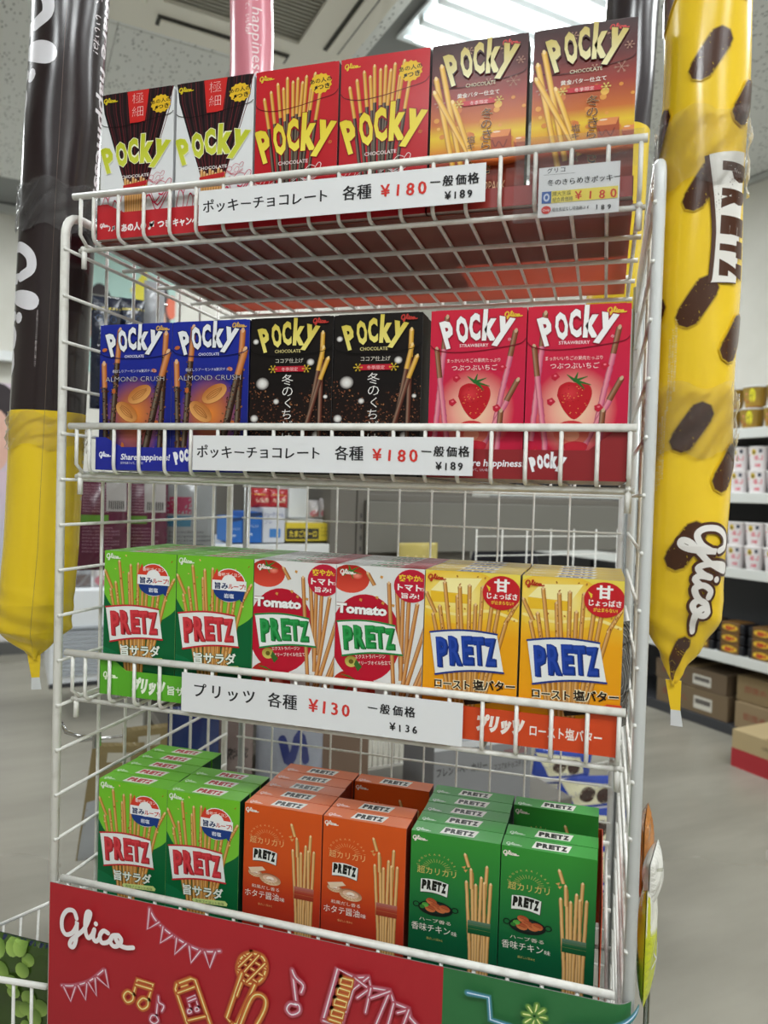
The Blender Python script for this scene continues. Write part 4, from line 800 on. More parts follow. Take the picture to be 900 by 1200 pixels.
NEON = [('W',1.6,[(121.7,5.4),(127.5,14.1),(138.7,22.4),(154.6,29.6),(174.0,35.3),(189.3,35.5),(202.4,32.1)],4),('W',1.4,[(121.7,5.4),(119.8,26.9),(133.1,17.2)],0),('W',1.4,[(137.9,20.8),(135.2,37.8),(148.7,27.3)],0),('W',1.4,[(153.8,29.1),(151.9,45.8),(164.7,32.4)],0),('W',1.4,[(168.2,34.4),(170.6,50.5),(180.9,36.2)],0),('W',1.4,[(185.5,36.3),(191.6,50.8),(197.6,33.8)],0),('W',1.5,[(17.5,107.6),(33.8,104.0),(52.7,94.6),(69.2,79.5)],4),('W',1.3,[(20.1,108.5),(29.1,121.9),(34.7,105.2)],0),('W',1.3,[(38.1,103.0),(47.7,116.1),(49.0,98.4)],0),('W',1.3,[(50.7,96.6),(61.0,108.7),(59.0,90.4)],0),('W',1.3,[(61.4,89.1),(75.8,96.7),(71.2,79.0)],0),('Y',1.8,[(105.3,97.2),(109.8,80.6),(128.3,81.4),(123.1,98.1)],0),('Y',1.6,[(108.3,85.9),(126.8,86.7)],0),('Y',1.7,[(105.3,97.2),(98.8,95.1),(94.0,101.2),(98.2,106.6),(104.7,103.0),(105.3,97.2)],4),('Y',1.7,[(123.1,98.8),(116.7,98.1),(111.2,105.1),(116.1,109.6),(122.5,105.3),(123.1,98.8)],4),('W',1.4,[(134.9,91.9),(133.0,111.3)],0),('W',1.4,[(134.9,91.9),(135.8,98.0),(141.4,100.2),(139.2,106.3)],4),('W',1.4,[(133.0,112.7),(128.2,113.1),(126.0,118.6),(130.8,121.0),(135.5,117.0),(133.0,112.7)],4),('Y',1.8,[(155.7,74.6),(171.7,65.5),(176.3,65.8),(193.3,104.0),(198.9,116.4)],0),('Y',1.8,[(155.7,74.6),(154.3,79.8),(169.1,113.2),(173.2,122.7)],0),('Y',1.4,[(157.5,83.2),(175.8,72.9)],0),('Y',1.2,[(161.2,76.1),(168.0,72.5)],0),('Y',1.4,[(169.7,108.2),(188.7,99.6)],0),('W',1.3,[(172.5,96.4),(168.4,86.3),(176.7,80.9),(180.8,92.4)],0),('W',1.3,[(169.6,88.8),(177.9,83.8)],0),('W',1.3,[(172.5,96.4),(169.4,97.2),(169.5,100.6),(173.3,99.0),(172.5,96.4)],3),('W',1.3,[(180.8,92.4),(177.8,93.1),(177.9,96.6),(181.7,95.0),(180.8,92.4)],3),('Y',1.9,[(237.3,25.4),(249.0,26.9),(252.9,36.8),(248.2,49.2),(238.2,55.5),(227.8,53.1),(223.2,43.9),(227.3,31.6),(237.3,25.4)],4),('Y',1.2,[(225.2,36.1),(249.5,44.9)],0),('Y',1.2,[(223.2,43.9),(243.5,52.3)],0),('Y',1.2,[(229.4,29.1),(252.9,37.5)],0),('Y',1.2,[(245.4,25.7),(227.7,48.4)],0),('Y',1.2,[(252.0,32.3),(233.0,54.6)],0),('Y',1.2,[(238.1,25.9),(223.9,41.8)],0),('Y',1.8,[(227.7,47.0),(212.6,94.6),(218.7,99.3),(223.9,98.0),(241.8,55.4)],0),('Y',1.4,[(227.9,56.4),(223.1,70.4)],0),('Y',1.8,[(227.6,97.8),(238.5,69.6),(247.1,63.6),(253.7,67.4),(252.6,77.8),(245.0,93.7)],4),('Y',1.4,[(218.7,99.3),(216.1,112.2)],0),('W',1.7,[(280.5,32.2),(285.6,63.4)],0),('W',1.7,[(280.5,32.2),(284.2,38.6),(292.1,44.1),(290.2,51.8)],4),('W',1.7,[(285.7,64.7),(279.3,64.9),(276.0,71.0),(281.0,75.1),(288.6,70.7),(288.5,64.7),(284.2,63.7)],4),('W',1.8,[(313.0,73.1),(325.9,20.9),(343.2,25.7),(356.4,22.1),(358.9,31.5),(377.1,30.3),(381.0,40.7),(395.4,43.0),(396.3,50.5),(404.3,57.0)],0),('W',1.5,[(313.0,73.1),(328.2,74.5)],0),('W',1.5,[(343.2,25.7),(331.9,71.5)],0),('W',1.3,[(356.4,22.1),(342.1,36.7),(335.3,59.9)],0),('W',1.3,[(343.2,25.7),(356.0,32.2)],0),('W',1.3,[(358.9,31.5),(346.0,43.7)],0),('W',1.3,[(358.9,31.5),(354.5,55.4)],0),('W',1.3,[(377.1,30.3),(365.0,63.6)],0),('W',1.3,[(377.1,30.3),(359.2,40.7)],0),('W',1.3,[(381.0,40.7),(375.9,63.1)],0),('W',1.3,[(395.4,43.0),(384.8,48.3)],0),('W',1.3,[(395.4,43.0),(390.2,59.7)],0),('Y',1.8,[(330.6,27.8),(341.8,28.2),(340.5,34.2),(329.3,33.8),(330.6,27.8)],0),('Y',1.8,[(327.9,37.8),(339.2,38.8),(337.8,44.2),(326.6,43.8),(327.9,37.8)],0),('Y',1.8,[(325.2,48.5),(336.5,49.5),(335.2,54.8),(323.9,54.6),(325.2,48.5)],0),('Y',1.8,[(322.5,59.2),(333.8,60.2),(332.5,65.6),(321.2,65.3),(322.5,59.2)],0),('Y',1.8,[(319.8,69.3),(331.1,70.2),(329.7,74.9)],0),('B',1.8,[(448.0,15.0),(466.8,14.8),(468.8,34.1),(486.1,36.0),(495.3,39.2)],0),('B',1.8,[(533.3,25.7),(570.1,17.2),(590.7,5.9)],0),('G',1.6,[(510.2,21.7),(515.8,21.6)],0),('G',1.6,[(508.6,24.6),(512.0,28.8)],0),('G',1.6,[(505.8,25.9),(504.8,32.0)],0),('G',1.6,[(503.3,24.8),(498.6,29.2)],0),('G',1.6,[(502.6,21.9),(496.9,22.1)],0),('G',1.6,[(504.1,19.0),(500.8,14.8)],0),('G',1.6,[(507.0,17.8),(508.0,11.6)],0),('G',1.6,[(509.5,18.9),(514.2,14.5)],0)]
NC = {'W': ('f6eef4', 'd890a8', 'ae2028'), 'Y': ('f4eca8', 'e8a03c', 'ae2028'), 'B': ('e6f4fc', '5aa0d8', '2d703e'), 'G': ('f4f6b0', '9ac04c', '2d703e')}
for c_, w_, p_, sm_ in NEON:
    col_, halo_, base_ = NC[c_]; neon(A, p_, col_, halo_, w_, sm_, base_)
A.script(20, 23, 88, 'f4eef0', .054)
obj('board_print', A.build('board_print', board_fn, 5), M_MATTE, bd)

# ------------------------------------------------------------------ long inflated balloons
def lerp_table(tab, z):
    tab = sorted(tab); 
    if z <= tab[0][0]: return tab[0][1:]
    for i in range(len(tab) - 1):
        if z <= tab[i + 1][0]:
            t = (z - tab[i][0]) / (tab[i + 1][0] - tab[i][0]); return tuple(a + (b - a) * t for a, b in zip(tab[i][1:], tab[i + 1][1:]))
    return tab[-1][1:]
def balloon(label, centre, ztop, zbot, R, art, uw, yaw, tail=True, group=None, wob=.0008, tp=.062):
    """centre: table z -> x, y ; art spans uw mm of girth, facing direction yaw; y runs down from ztop"""
    cx0, cy0 = lerp_table(centre, ztop); t = thing('balloon', (cx0, cy0, zbot), label, 'balloon', group)
    rr = random.Random(int(uw + zbot * 1000)); ph = [rr.uniform(0, 6) for _ in range(6)]
    def S(u, z, h=0):
        """u in mm round the girth, 0 = facing yaw"""
        an = yaw + u / (R * 1000); cx, cy = lerp_table(centre, z); d = z - zbot
        k = 1 if d > tp else max(.08, d / tp)
        kd = 1 if d > 2 * tp else max(.10, d / (2 * tp)) ** .7; top = ztop - z; kt = min(1, .55 + top / .06)
        cr = wob * math.sin(z * 38 + ph[0]) * math.sin(3 * an + ph[1])
        if d < .1: cr += .0016 * (1 - d / .1) * math.sin(z * 260 + 3 * an + ph[3])
        f = Vector((math.sin(yaw), -math.cos(yaw), 0)); s_ = Vector((math.cos(yaw), math.sin(yaw), 0)); q = an - yaw
        p = Vector((cx, cy, z)) + s_ * (math.sin(q) * (R * k * kt + cr)) + f * (math.cos(q) * (R * kd * k ** .3 * kt + cr)); 
        n = s_ * math.sin(q) + f * math.cos(q); return p + n * h - Vector((cx0, cy0, zbot))
    nz, nu = 150, 72; V = [S(2 * PI * R * 1000 * k / nu, ztop + (zbot - ztop) * i / nz) for i in range(nz + 1) for k in range(nu)]
    F = [(i * nu + k, (i + 1) * nu + k, (i + 1) * nu + (k + 1) % nu, i * nu + (k + 1) % nu) for i in range(nz) for k in range(nu)] + [tuple(range(nu)), tuple(nz * nu + k for k in range(nu))[::-1]]
    base = art.base; me = raw('balloon_body', V, F, True); at = me.attributes.new('Col', 'FLOAT_COLOR', 'POINT'); fl = []
    for v in V: fl += [*C(base(v[2] + zbot)), 1]
    at.data.foreach_set('color', fl); obj('inflated_body', me, M_BALLOON, t)
    me = art.build('balloon_print', lambda x, y, h: S(x - uw / 2, ztop - y / 1000, .0007 + h * .001), 2.6)
    me.polygons.foreach_set('use_smooth', [True] * len(me.polygons)); obj('print', me, M_BALLOON, t)
    if tail:
        w0 = R * .12; f = Vector((math.sin(yaw), -math.cos(yaw), 0)); s_ = Vector((math.cos(yaw), math.sin(yaw), 0)); V = []; cx, cy = lerp_table(centre, zbot); b = Vector((cx - cx0, cy - cy0, 0))
        for z_, w_ in ((.004, w0 * 1.3), (-.022, w0 * .8), (-.036, w0)): V += [b + s_ * (q * w_) + f * g + Vector((q * .2 * w_ + (-.10) * (z_ - .004), 0, z_)) for q, g in ((-1, -.001), (1, -.001), (1, .001), (-1, .001))]
        F = [(0, 3, 2, 1)] + [(4 * i + k, 4 * i + (k + 1) % 4, 4 * i + 4 + (k + 1) % 4, 4 * i + 4 + k) for i in range(1) for k in range(4)]
        me = raw('tail', V[:8], F + [(4, 5, 6, 7)]); at = me.attributes.new('Col', 'FLOAT_COLOR', 'POINT'); fl = [*C(base(zbot)), 1] * 8; at.data.foreach_set('color', fl); obj('filling_neck', me, M_BALLOON, t)
        F = [(0, 3, 2, 1), (4, 5, 6, 7)] + [(k, (k + 1) % 4, 4 + (k + 1) % 4, 4 + k) for k in range(4)]; obj('neck_tip', raw('neck_tip', V[4:], F), mat('neck_tip', 'd4d6d8', .5), t)
    return t, S
def band(t, S, u0, u1, z0, z1, name='clear_tape'):
    """wrinkled clear tape round the balloon"""
    nu, nz = 60, 14; r = random.Random(5); V = []
    for i in range(nz + 1):
        for k in range(nu + 1):
            h = .0012 + .0035 * abs(math.sin(k * .55 + i * .8) * math.sin(i * .5 + k * .21 + 1)) + r.uniform(0, .0008); V.append(S(u0 + (u1 - u0) * k / nu, z0 + (z1 - z0) * i / nz + .004 * math.sin(k * .3), h))
    F = [(i * (nu + 1) + k, (i + 1) * (nu + 1) + k, (i + 1) * (nu + 1) + k + 1, i * (nu + 1) + k + 1) for i in range(nz) for k in range(nu)]
    return obj(name, raw(name, V, F, True), M_CLEAR, t)
DARK, YEL = '231619', 'f4cc28'
# yellow balloon at the right post
zt, zb = .30, -.462; yaw = math.radians(-6)
A = Art(160, (zt - zb) * 1000, h0=.02); A.base = lambda z: YEL
def cap(A, x, y, L, w, rot=-1.02, col='46240f'):
    dx, dy = L / 2 * math.cos(rot), L / 2 * math.sin(rot); q = [(x - dx, y - dy), (x + dx, y + dy)]
    for k, t in ((1.14, .3), (1.08, .6), (1.0, 1)): A.line(q, w * k, mix(YEL, col, t), 0)
Y0 = zt * 1000
for x, z in ((84, 270), (84, 167), (84, 63), (83, -42), (82, -137), (82, -240), (82, -338), (80, -437), (118, 130), (119, 28), (117, -165), (117, -272), (40, 120), (36, 10), (40, -150), (34, -300)): cap(A, x, Y0 - z, 27, 18.5)
# the banner down its right flank, reading downward
bx, bz = 95, -22; top_, bot_ = Y0 - bz, Y0 - bz + 101
A.poly([(bx - 13, top_ - 2)] + spline([(bx - 8, top_ + 30), (bx - 5, top_ + 60), (bx - 6, bot_ - 8), (bx - 8, bot_)], 4) + [(bx + 20, bot_ - 2), (bx + 24, top_ - 8)], '4a2818')
A.poly([(bx - 9.5, top_ - 3)] + spline([(bx - 4.5, top_ + 30), (bx - 1.5, top_ + 60), (bx - 2.5, bot_ - 8), (bx - 4, bot_ - 1)], 4) + [(bx + 20, bot_ - 3), (bx + 24, top_ - 9)], 'e9e6e0')
for ch, yy, hh in (('P', 10, 13.5), ('R', 32, 14), ('E', 53, 13), ('T', 71, 12), ('Z', 88, 13)): A.glyph(ch, bx + 13 + yy * .02, top_ + yy, hh * 1.15, 25, PI / 2, '4a2818', .11)
A.script(116, Y0 + 322, 90, 'eeeae6', .058, '4a2818', 2.4, PI / 2)
for k in range(3): A.text('ふくらませて遊べる風船です お子様の手の届かない所に保管', 66 - k * 2.4, Y0 + 150 + k * 8, 2.3, 'f0e6b8', rot=PI / 2, w=60); A.text('破裂の恐れがありますのでご注意ください 直射日光を避けて', 60 - k * 2.4, Y0 + 225 + k * 5, 2.3, 'f0e6b8', rot=PI / 2, w=58)
ctr = [(.40, .6128, .037), (.12, .6128, .037), (-.163, .6116, .037), (-.31, .6105, .037), (-.415, .609, .037), (-.47, .606, .037)]
t, S = balloon('tall yellow balloon with brown flecks hanging at the right post', ctr, zt, zb, .0345, A, 160, yaw)
band(t, S, -60, 60, .02, -.04); band(t, S, -60, 55, -.205, -.262)
# dark and yellow balloon at the left post
zt, zb = .42, -.508; R_ = .0395; yaw = math.radians(40)
A = Art(200, (zt - zb) * 1000, h0=.02); Y0 = zt * 1000; A.base = lambda z: DARK if z > -.221 else 'eecb22'
A.grad(0, 0, 200, Y0 + 221, DARK); A.grad(0, Y0 + 221, 200, 940, 'eecb22')
A.script(74, Y0 - 240, 200, 'e6e4ea', .07, rot=PI / 2); A.script(72, Y0 + 40, 165, 'e6e4ea', .07, rot=PI / 2)
A.line([(97, 0), (97, 940)], .35, '6a5a50', 0)
A.text('分かちあうって、いいね!', 128, Y0 - 330, 11, 'e6e0e4', rot=PI / 2, w=150); A.text('Share happiness!', 142, Y0 - 260, 26, 'e9e6ea', rot=PI / 2, w=230, bold=.02)
for k in range(3): A.text('ふくらませて遊べる風船です お子様の手の届かない所に保管してください', 108 + k * 2.6, Y0 + 6, 2.2, 'b8acac', rot=PI / 2, w=70)
A.text('※火気には近づけないでください 風船の破裂にご注意ください', 84, Y0 + 112, 2.4, 'c8c0c0', rot=PI / 2, w=62); A.text('Glico', 150, Y0 + 232, 24, 'e6d9a0', rot=PI / 2, w=90)
def lc(u): return (.5426 + (u - .5426) * 1.0, .055)
ctr = [(.5, -.0455, .055), (.239, -.0560, .055), (.0037, -.0680, .055), (-.2275, -.0775, .055), (-.3744, -.0835, .055), (-.474, -.0925, .055), (-.51, -.092, .055)]
t, S = balloon('tall dark brown and yellow balloon hanging at the left post', ctr, zt, zb, R_, A, 200, yaw, tp=.034)
band(t, S, -70, 60, .03, -.022); band(t, S, -80, 60, -.225, -.262)
# dark balloon behind the right end, pink balloon behind the left end
zt, zb = .62, -.155
A = Art(160, (zt - zb) * 1000, h0=.02); A.base = lambda z: '2a2024' if z > .205 else 'e0c02a'
A.grad(0, 0, 160, 620 - 205, '2a2024'); A.grad(0, 415, 160, 775, 'e0c02a'); A.script(40, 30, 150, 'e6e4ea', .1, rot=PI / 2)
ctr = [(.7, .5635, .43), (.386, .5560, .43), (.213, .5500, .43), (-.2, .538, .43)]
t, S = balloon('dark brown and yellow balloon hanging behind the right end of the top shelf', ctr, zt, zb, .0345, A, 160, 0)
zt, zb = .62, .10
A = Art(160, (zt - zb) * 1000, h0=.02); A.base = lambda z: 'dc8494'; A.grad(0, 0, 160, 520, 'dc8494'); A.text('Share happiness!', 80, 100, 23, 'f4e4e6', rot=PI / 2, w=185, bold=.0); A.text('分かちあうって、いいね!', 70, 104, 8, 'f4e4e6', rot=PI / 2, w=110)
ctr = [(.7, -.029, .43), (.48, -.0265, .43), (.37, -.0235, .43), (.0, -.02, .43)]
t, S = balloon('pink balloon hanging behind the left end of the top shelf', ctr, zt, zb, .0335, A, 160, math.radians(28), tail=False)

# ------------------------------------------------------------------ goods behind the rack
def on_b(u, v, b):
    """where the sight line through a point of the photograph meets the shop plane r2 = b"""
    q = Vector(((u - 450) / FPX, 1, -(v - 600) / FPX)); r = Vector([sum(MR[i][k] * q[k] for k in range(3)) for i in range(3)])
    t = (b - CAM.dot(E2)) / r.dot(E2); p = CAM + r * t; return p.dot(E1), p.z
def srect(u0, v0, u1, v1, b, base=None):
    a0, _ = on_b(u0, (v0 + v1) / 2, b); a1, _ = on_b(u1, (v0 + v1) / 2, b); _, z1 = on_b((u0 + u1) / 2, v0, b); _, z0 = on_b((u0 + u1) / 2, v1, b); return a0, a1, (z0 if base is None else base), z1
def carton_thing(name, label, cat, rect, b, depth, col, fn=None, group=None, rough=.6, bev=.002):
    a0, a1, z0, z1 = rect; t = thing(name, RM(a0, b, z0), label, cat, group, rz=TH)
    obj('carton', box(name, 0, a1 - a0, 0, depth, 0, z1 - z0, bev), mat(name, col, rough), t)
    if fn:
        A = Art((a1 - a0) * 1000, (z1 - z0) * 1000, h0=.3, step=.05); fn(A, A.W, A.H); obj('print', A.build('print'), M_MATTE, t)
    return t
def pouch(name, label, cat, loc, rz, W, H, fn, bulge=.012, m=None, group=None, tilt=0):
    """a filled bag with crimped ends, W,H metres"""
    t = thing(name, loc, label, cat, group, rz=rz); t.rotation_euler.y = tilt
    def B(x, y): u, v = x / W / 1000, y / H / 1000; return bulge * (max(0, 4 * u * (1 - u)) ** .6) * (max(0, 4 * v * (1 - v)) ** .45) * (1 + .12 * math.sin(9 * u + 13 * v))
    nx, ny = 14, 18; V = []; F = []
    for sgn in (-1, 1):
        for j in range(ny + 1):
            for i in range(nx + 1): x, y = W * 1000 * i / nx, H * 1000 * j / ny; V.append((x / 1000, sgn * B(x, y) + .0004 * sgn, H - y / 1000))
    N = (nx + 1) * (ny + 1)
    for j in range(ny):
        for i in range(nx): a = j * (nx + 1) + i; F.append((a, a + nx + 1, a + nx + 2, a + 1)); F.append((a + N, a + 1 + N, a + nx + 2 + N, a + nx + 1 + N))
    me = raw('bag', V, F, True); A = Art(W * 1000, H * 1000, h0=.6, step=.06); fn(A, A.W, A.H)
    at = me.attributes.new('Col', 'FLOAT_COLOR', 'POINT'); fl = [*C(A.bag), 1] * len(V); at.data.foreach_set('color', fl)
    obj('bag', me, m or M_FOIL, t); pm = A.build('bag_print', lambda x, y, h: (x / 1000, -B(x, y) - h / 1000, H - y / 1000), 9); pm.polygons.foreach_set('use_smooth', [True] * len(pm.polygons)); obj('print', pm, m or M_FOIL, t)
    return t
def lines(A, x, y, w, n, col, s=3, gap=5, t='原材料名小麦粉砂糖植物油脂食塩'): 
    for k in range(n): A.text(t, x, y + k * gap, s, col, w=w * (1 if k % 3 else .8))

# shelf unit straight behind the rack: boards, partition, back panels
B0 = .95
su = thing('shelving_unit', RM(.85, B0 + .2, ZF), 'ivory steel shelving unit standing behind the wire rack', 'shelving unit', rz=TH)
def sp(n, a0, a1, b0, b1, z0, z1, m=M_SHELF, bev=.002): return obj(n, box(n, a0 - .85, a1 - .85, b0 - B0 - .2, b1 - B0 - .2, z0 - ZF, z1 - ZF, bev), m, su)
a0, _ = on_b(262, 645, B0); a1, _ = on_b(386, 645, B0); _, zs = on_b(320, 638, B0)
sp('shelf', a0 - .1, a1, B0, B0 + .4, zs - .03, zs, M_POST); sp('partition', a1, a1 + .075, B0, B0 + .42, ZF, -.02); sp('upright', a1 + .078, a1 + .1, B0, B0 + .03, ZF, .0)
sp('back_panel', a1 + .1, a1 + .46, B0 + .02, B0 + .03, -.62, -.06, M_SHELF); sp('back_panel', a0 - .1, a1, B0 + .4, B0 + .41, ZF, .05)
m_ = mat('grey_fascia', '75736c', .5)
_, zf1 = on_b(560, 590, B0); _, zf0 = on_b(560, 646, B0)
sp('fascia_panel', a1 + .1, a1 + 1.05, B0 - .012, B0, zf0, zf1, m_)
sl_ = box('slot', -.002, .002, -.001, 0, -.006, .006); 
for k in range(9): obj('slot', sl_, M_DARKIN if k == 0 else None, su, (a1 + .1 - .85 - .01 + .0, -.2, zf1 - .04 - k * .03 - ZF))
sp('shelf', a1 + .1, a1 + 1.05, B0, B0 + .35, zf1, zf1 + .02); sp('deck', a0 - .1, a1, B0, B0 + .42, -.98, -.95); sp('shelf', a0 - .1, a1 + .4, B0, B0 + .42, -.74, -.72, M_SHELF)
def bx(name, label, cat, px, b, depth, col, fn=None, **k): return carton_thing(name, label, cat, srect(*px, b, ZT if .5 < b < .63 and px[1] > 820 else None), b, depth, col, fn, **k)
def fb(A, W, H): A.grad(0, 0, W, H, '1c62b4'); A.poly([(0, H * .05), (W, 0), (W, H * .12), (0, H * .22)], '14305e'); A.text('おいしい', W * .1, H * .5, H * .12, 'e8eef4', w=W * .7); A.text('∞', W * .2, H * .8, H * .2, 'e8eef4', bold=.03)
bx('snack_carton', 'royal blue carton on the rear white shelf, left one', 'carton', (268, 606, 284, 636), B0 + .02, .12, '2a6cb8', fb)
bx('snack_carton', 'royal blue carton on the rear white shelf beside the white carton', 'carton', (285, 600, 307, 636), B0 + .02, .12, '1c5cac', fb)
bx('snack_carton', 'white and blue cream puff carton on the rear white shelf', 'carton', (308, 595, 334, 636), B0 + .02, .12, 'c9ccd4', lambda A, W, H: (A.text('シュークリーム', 2, H * .25, H * .15, '3a4a8c', w=W * .9, bold=.02), A.text('フレ', 4, H * .45, H * .13, '3a4a8c'), A.poly([(W * .3, H * .6), (W * .8, H * .6), (W * .8, H * .85), (W * .3, H * .85)], '3c7cc0')))
bx('snack_carton', 'yellow and black carton on the rear white shelf', 'carton', (335, 613, 386, 634), B0 + .02, .12, 'd2bc30', lambda A, W, H: (A.poly([(W * .02, H * .3), (W * .75, H * .3), (W * .75, H * .9), (W * .02, H * .9)], '2a2820'), A.text('たまごボーロ', W * .08, H * .75, H * .4, 'e0c83c', w=W * .62, bold=.03), lines(A, W * .8, H * .3, W * .16, 3, '4a4420', 4, H * .2)))
_, zs2 = on_b(340, 608, B0 + .05)
sp('shelf', a0 + .18, a1, B0 + .05, B0 + .4, zs2 - .012, zs2, M_POST)
bx('snack_carton', 'plain white carton on the upper rear shelf', 'carton', (338, 572, 361, 607), B0 + .06, .1, 'd6dadc')
def fred(A, W, H): A.bag = 'a8242c'; A.grad(0, 0, W, H, 'b02630'); A.line([(0, H * .3), (W, H * .35)], H * .06, 'd8a040', 0); A.text('お徳用', W * .2, H * .7, H * .24, 'f0d8c0', bold=.03)
ZT = -1.02
def on_table(px, b): return ZT if .5 < b < .63 and px[1] > 820 else None
def pch(name, label, cat, px, b, fn, bulge=.012, group=None, tilt=0): a0_, a1_, z0_, z1_ = srect(*px, b, on_table(px, b)); return pouch(name, label, cat, RM(a0_, b, z0_), TH, a1_ - a0_, z1_ - z0_, fn, bulge, None, group, tilt)
pch('snack_bag', 'crimson snack bag above the white and blue carton', 'snack bag', (294, 572, 316, 595), B0 + .06, fred); pch('snack_bag', 'crimson snack bag beside the plain white carton', 'snack bag', (314, 573, 337, 595), B0 + .06, fred)
def fclear(A, W, H): A.bag = 'c4c0c2'; A.ell(W * .5, H * .45, W * .3, H * .3, 'e8e6e8'); A.ell(W * .5, H * .75, W * .4, H * .2, 'c8808c')
pch('snack_bag', 'clear bag with pink sweets on the upper rear shelf, left one', 'snack bag', (361, 586, 374, 607), B0 + .06, fclear); pch('snack_bag', 'clear bag with pink sweets on the upper rear shelf, right one', 'snack bag', (374, 584, 386, 607), B0 + .06, fclear)
bx('snack_carton', 'small white and orange carton above the grey fascia', 'carton', (440, 575, 462, 592), B0 + .03, .1, 'd8d8e0', lambda A, W, H: (A.poly([(0, H * .5), (W, H * .5), (W, H), (0, H)], '5a5a9a')))
bx('snack_carton', 'small yellow carton above the grey fascia', 'carton', (462, 576, 492, 592), B0 + .03, .1, 'c0a028'); bx('snack_carton', 'small dark carton above the grey fascia', 'carton', (494, 578, 528, 592), B0 + .03, .1, '3a2420')
def fy(A, W, H): A.bag = 'b8a85c'; A.grad(0, 0, W, H, 'b8a860'); [A.line([(W * (.2 + .2 * k), H * .3), (W * (.1 + .2 * k), H)], W * .07, 'd8c888', 0) for k in range(4)]
pch('snack_bag', 'pale yellow bag standing low behind the butter boxes', 'snack bag', (466, 636, 512, 690), B0 - .06, fy)
def table_and_stand():
    a0, _ = on_b(190, 900, .5); a1, _ = on_b(640, 900, .6); t = thing('display_table', RM(a0, .5, ZF), 'grey display table behind the bottom shelf carrying bags and cartons', 'table', rz=TH)
    obj('table_top', box('table_top', 0, a1 - a0, 0, .34, ZT - ZF - .022, ZT - ZF, .003), M_SHELF, t); lg = box('table_leg', -.012, .012, -.012, .012, 0, ZT - ZF - .022)
    for x in (.02, a1 - a0 - .02):
        for y in (.02, .32): obj('leg', lg, M_STEEL, t, (x, y, 0))
    b = .86; ap, zt = on_b(182, 334, b); t = thing('display_stand', RM(ap, b, ZF), 'steel display stand with three bars holding the bags behind the left side', 'display stand', rz=TH)
    obj('base', box('stand_base', -.2, .2, -.03, .15, 0, .02, .004), M_STEEL, t); obj('post', tube('stand_post', [(0, 0, .02), (0, 0, zt - ZF)], .008, 12), M_STEEL, t)
    for u0, u1, v in ((98, 196, 345), (86, 256, 556), (92, 202, 868)):
        p, z = on_b(u0, v, b); q, _ = on_b(u1, v, b); obj('bar', tube('stand_bar', [(p - ap, -.004, z - ZF), (q - ap, -.004, z - ZF)], .003, 8), M_CHROME, t)
table_and_stand()
# dark-clothed person reduced to a garment shape, hook added; white grid further back
a_, z_ = on_b(590, 660, 1.45); gt = thing('dark_clothed_figure', RM(a_, 1.45, z_ - .42), 'dark navy garment shape standing in for a person behind the white grid panel', 'coat', rz=TH)
V, F = [], []
prof = [(.0, .15, .07), (.12, .16, .08), (.3, .155, .07), (.42, .15, .08), (.48, .13, .06), (.52, .05, .03)]
for z, ra, rb_ in prof:
    for k in range(20): an = 2 * PI * k / 20; f_ = 1 + .07 * math.sin(5 * an + z * 9); V.append((ra * f_ * math.cos(an), rb_ * f_ * math.sin(an), z))
for i in range(len(prof) - 1):
    for k in range(20): F.append((i * 20 + k, i * 20 + (k + 1) % 20, i * 20 + 20 + (k + 1) % 20, i * 20 + 20 + k))
F.append(tuple(range(20))[::-1]); F.append(tuple(100 + k for k in range(20)))
obj('clothed_torso', raw('clothed_torso', V, F, True), mat('navy_cloth', '1c1a24', .9), gt); obj('added_hook', tube('added_hook', [(0, 0, .5), (0, 0, .56), (.01, 0, .58), (.03, 0, .57)], .002), M_CHROME, gt)
a0, a1, z0, z1 = srect(556, 620, 745, 790, .72)
gp = thing('grid_panel', RM(a0, .72, ZF), 'white wire grid panel standing behind the right rear corner of the rack', 'grid panel', rz=TH)
for k in range(8): obj('grid_wire', tube('grid_up', [(0, 0, 0), (0, 0, z1 - ZF)], .0016, 6) if k == 0 else bpy.data.meshes['grid_up'], M_WIRE if k == 0 else None, gp, (k * (a1 - a0) / 7, 0, 0))
for k in range(16): obj('grid_wire', tube('grid_across', [(0, 0, 0), (a1 - a0, 0, 0)], .0016, 6) if k == 0 else bpy.data.meshes['grid_across'], M_WIRE if k == 0 else None, gp, (0, .003, z1 - ZF - .02 - k * .05))

# bags hanging and lying behind the lower rows
def fm(A, W, H):
    A.bag = '561834'; A.grad(0, 0, W, H, '561834'); lines(A, W * .12, H * .12, W * .6, 10, 'b890a0', 4, H * .03); A.poly([(W * .05, H * .42), (W * .6, H * .42), (W * .6, H * .5), (W * .05, H * .5)], '5a8a2c'); A.poly([(W * .55, H * .05), (W * .95, H * .05), (W * .95, H * .38), (W * .55, H * .38)], 'a8a4a4')
    for k in range(8): A.poly([(W * (.6 + k * .04), H * .27), (W * (.62 + k * .04), H * .27), (W * (.62 + k * .04), H * .36), (W * (.6 + k * .04), H * .36)], '2a2628')
    lines(A, W * .12, H * .56, W * .7, 8, 'a87890', 4, H * .035)
def fg(A, W, H): A.bag = '7a7c7e'; A.grad(0, 0, W, H, '85888a'); A.poly([(0, H * .2), (W * .5, H * .2), (W * .5, H * .36), (0, H * .36)], '8c2848'); A.poly([(0, H * .38), (W * .5, H * .38), (W * .5, H * .48), (0, H * .48)], '3a6a84'); lines(A, W * .1, H * .54, W * .8, 9, '3c3e42', 4, H * .04)
pch('snack_bag', 'maroon snack bag with barcode hanging low behind the left post', 'snack bag', (88, 556, 150, 668), .62, fm, .02)
pch('snack_bag', 'maroon snack bag with barcode hanging behind the green salad boxes', 'snack bag', (130, 558, 196, 668), .66, fm, .02)
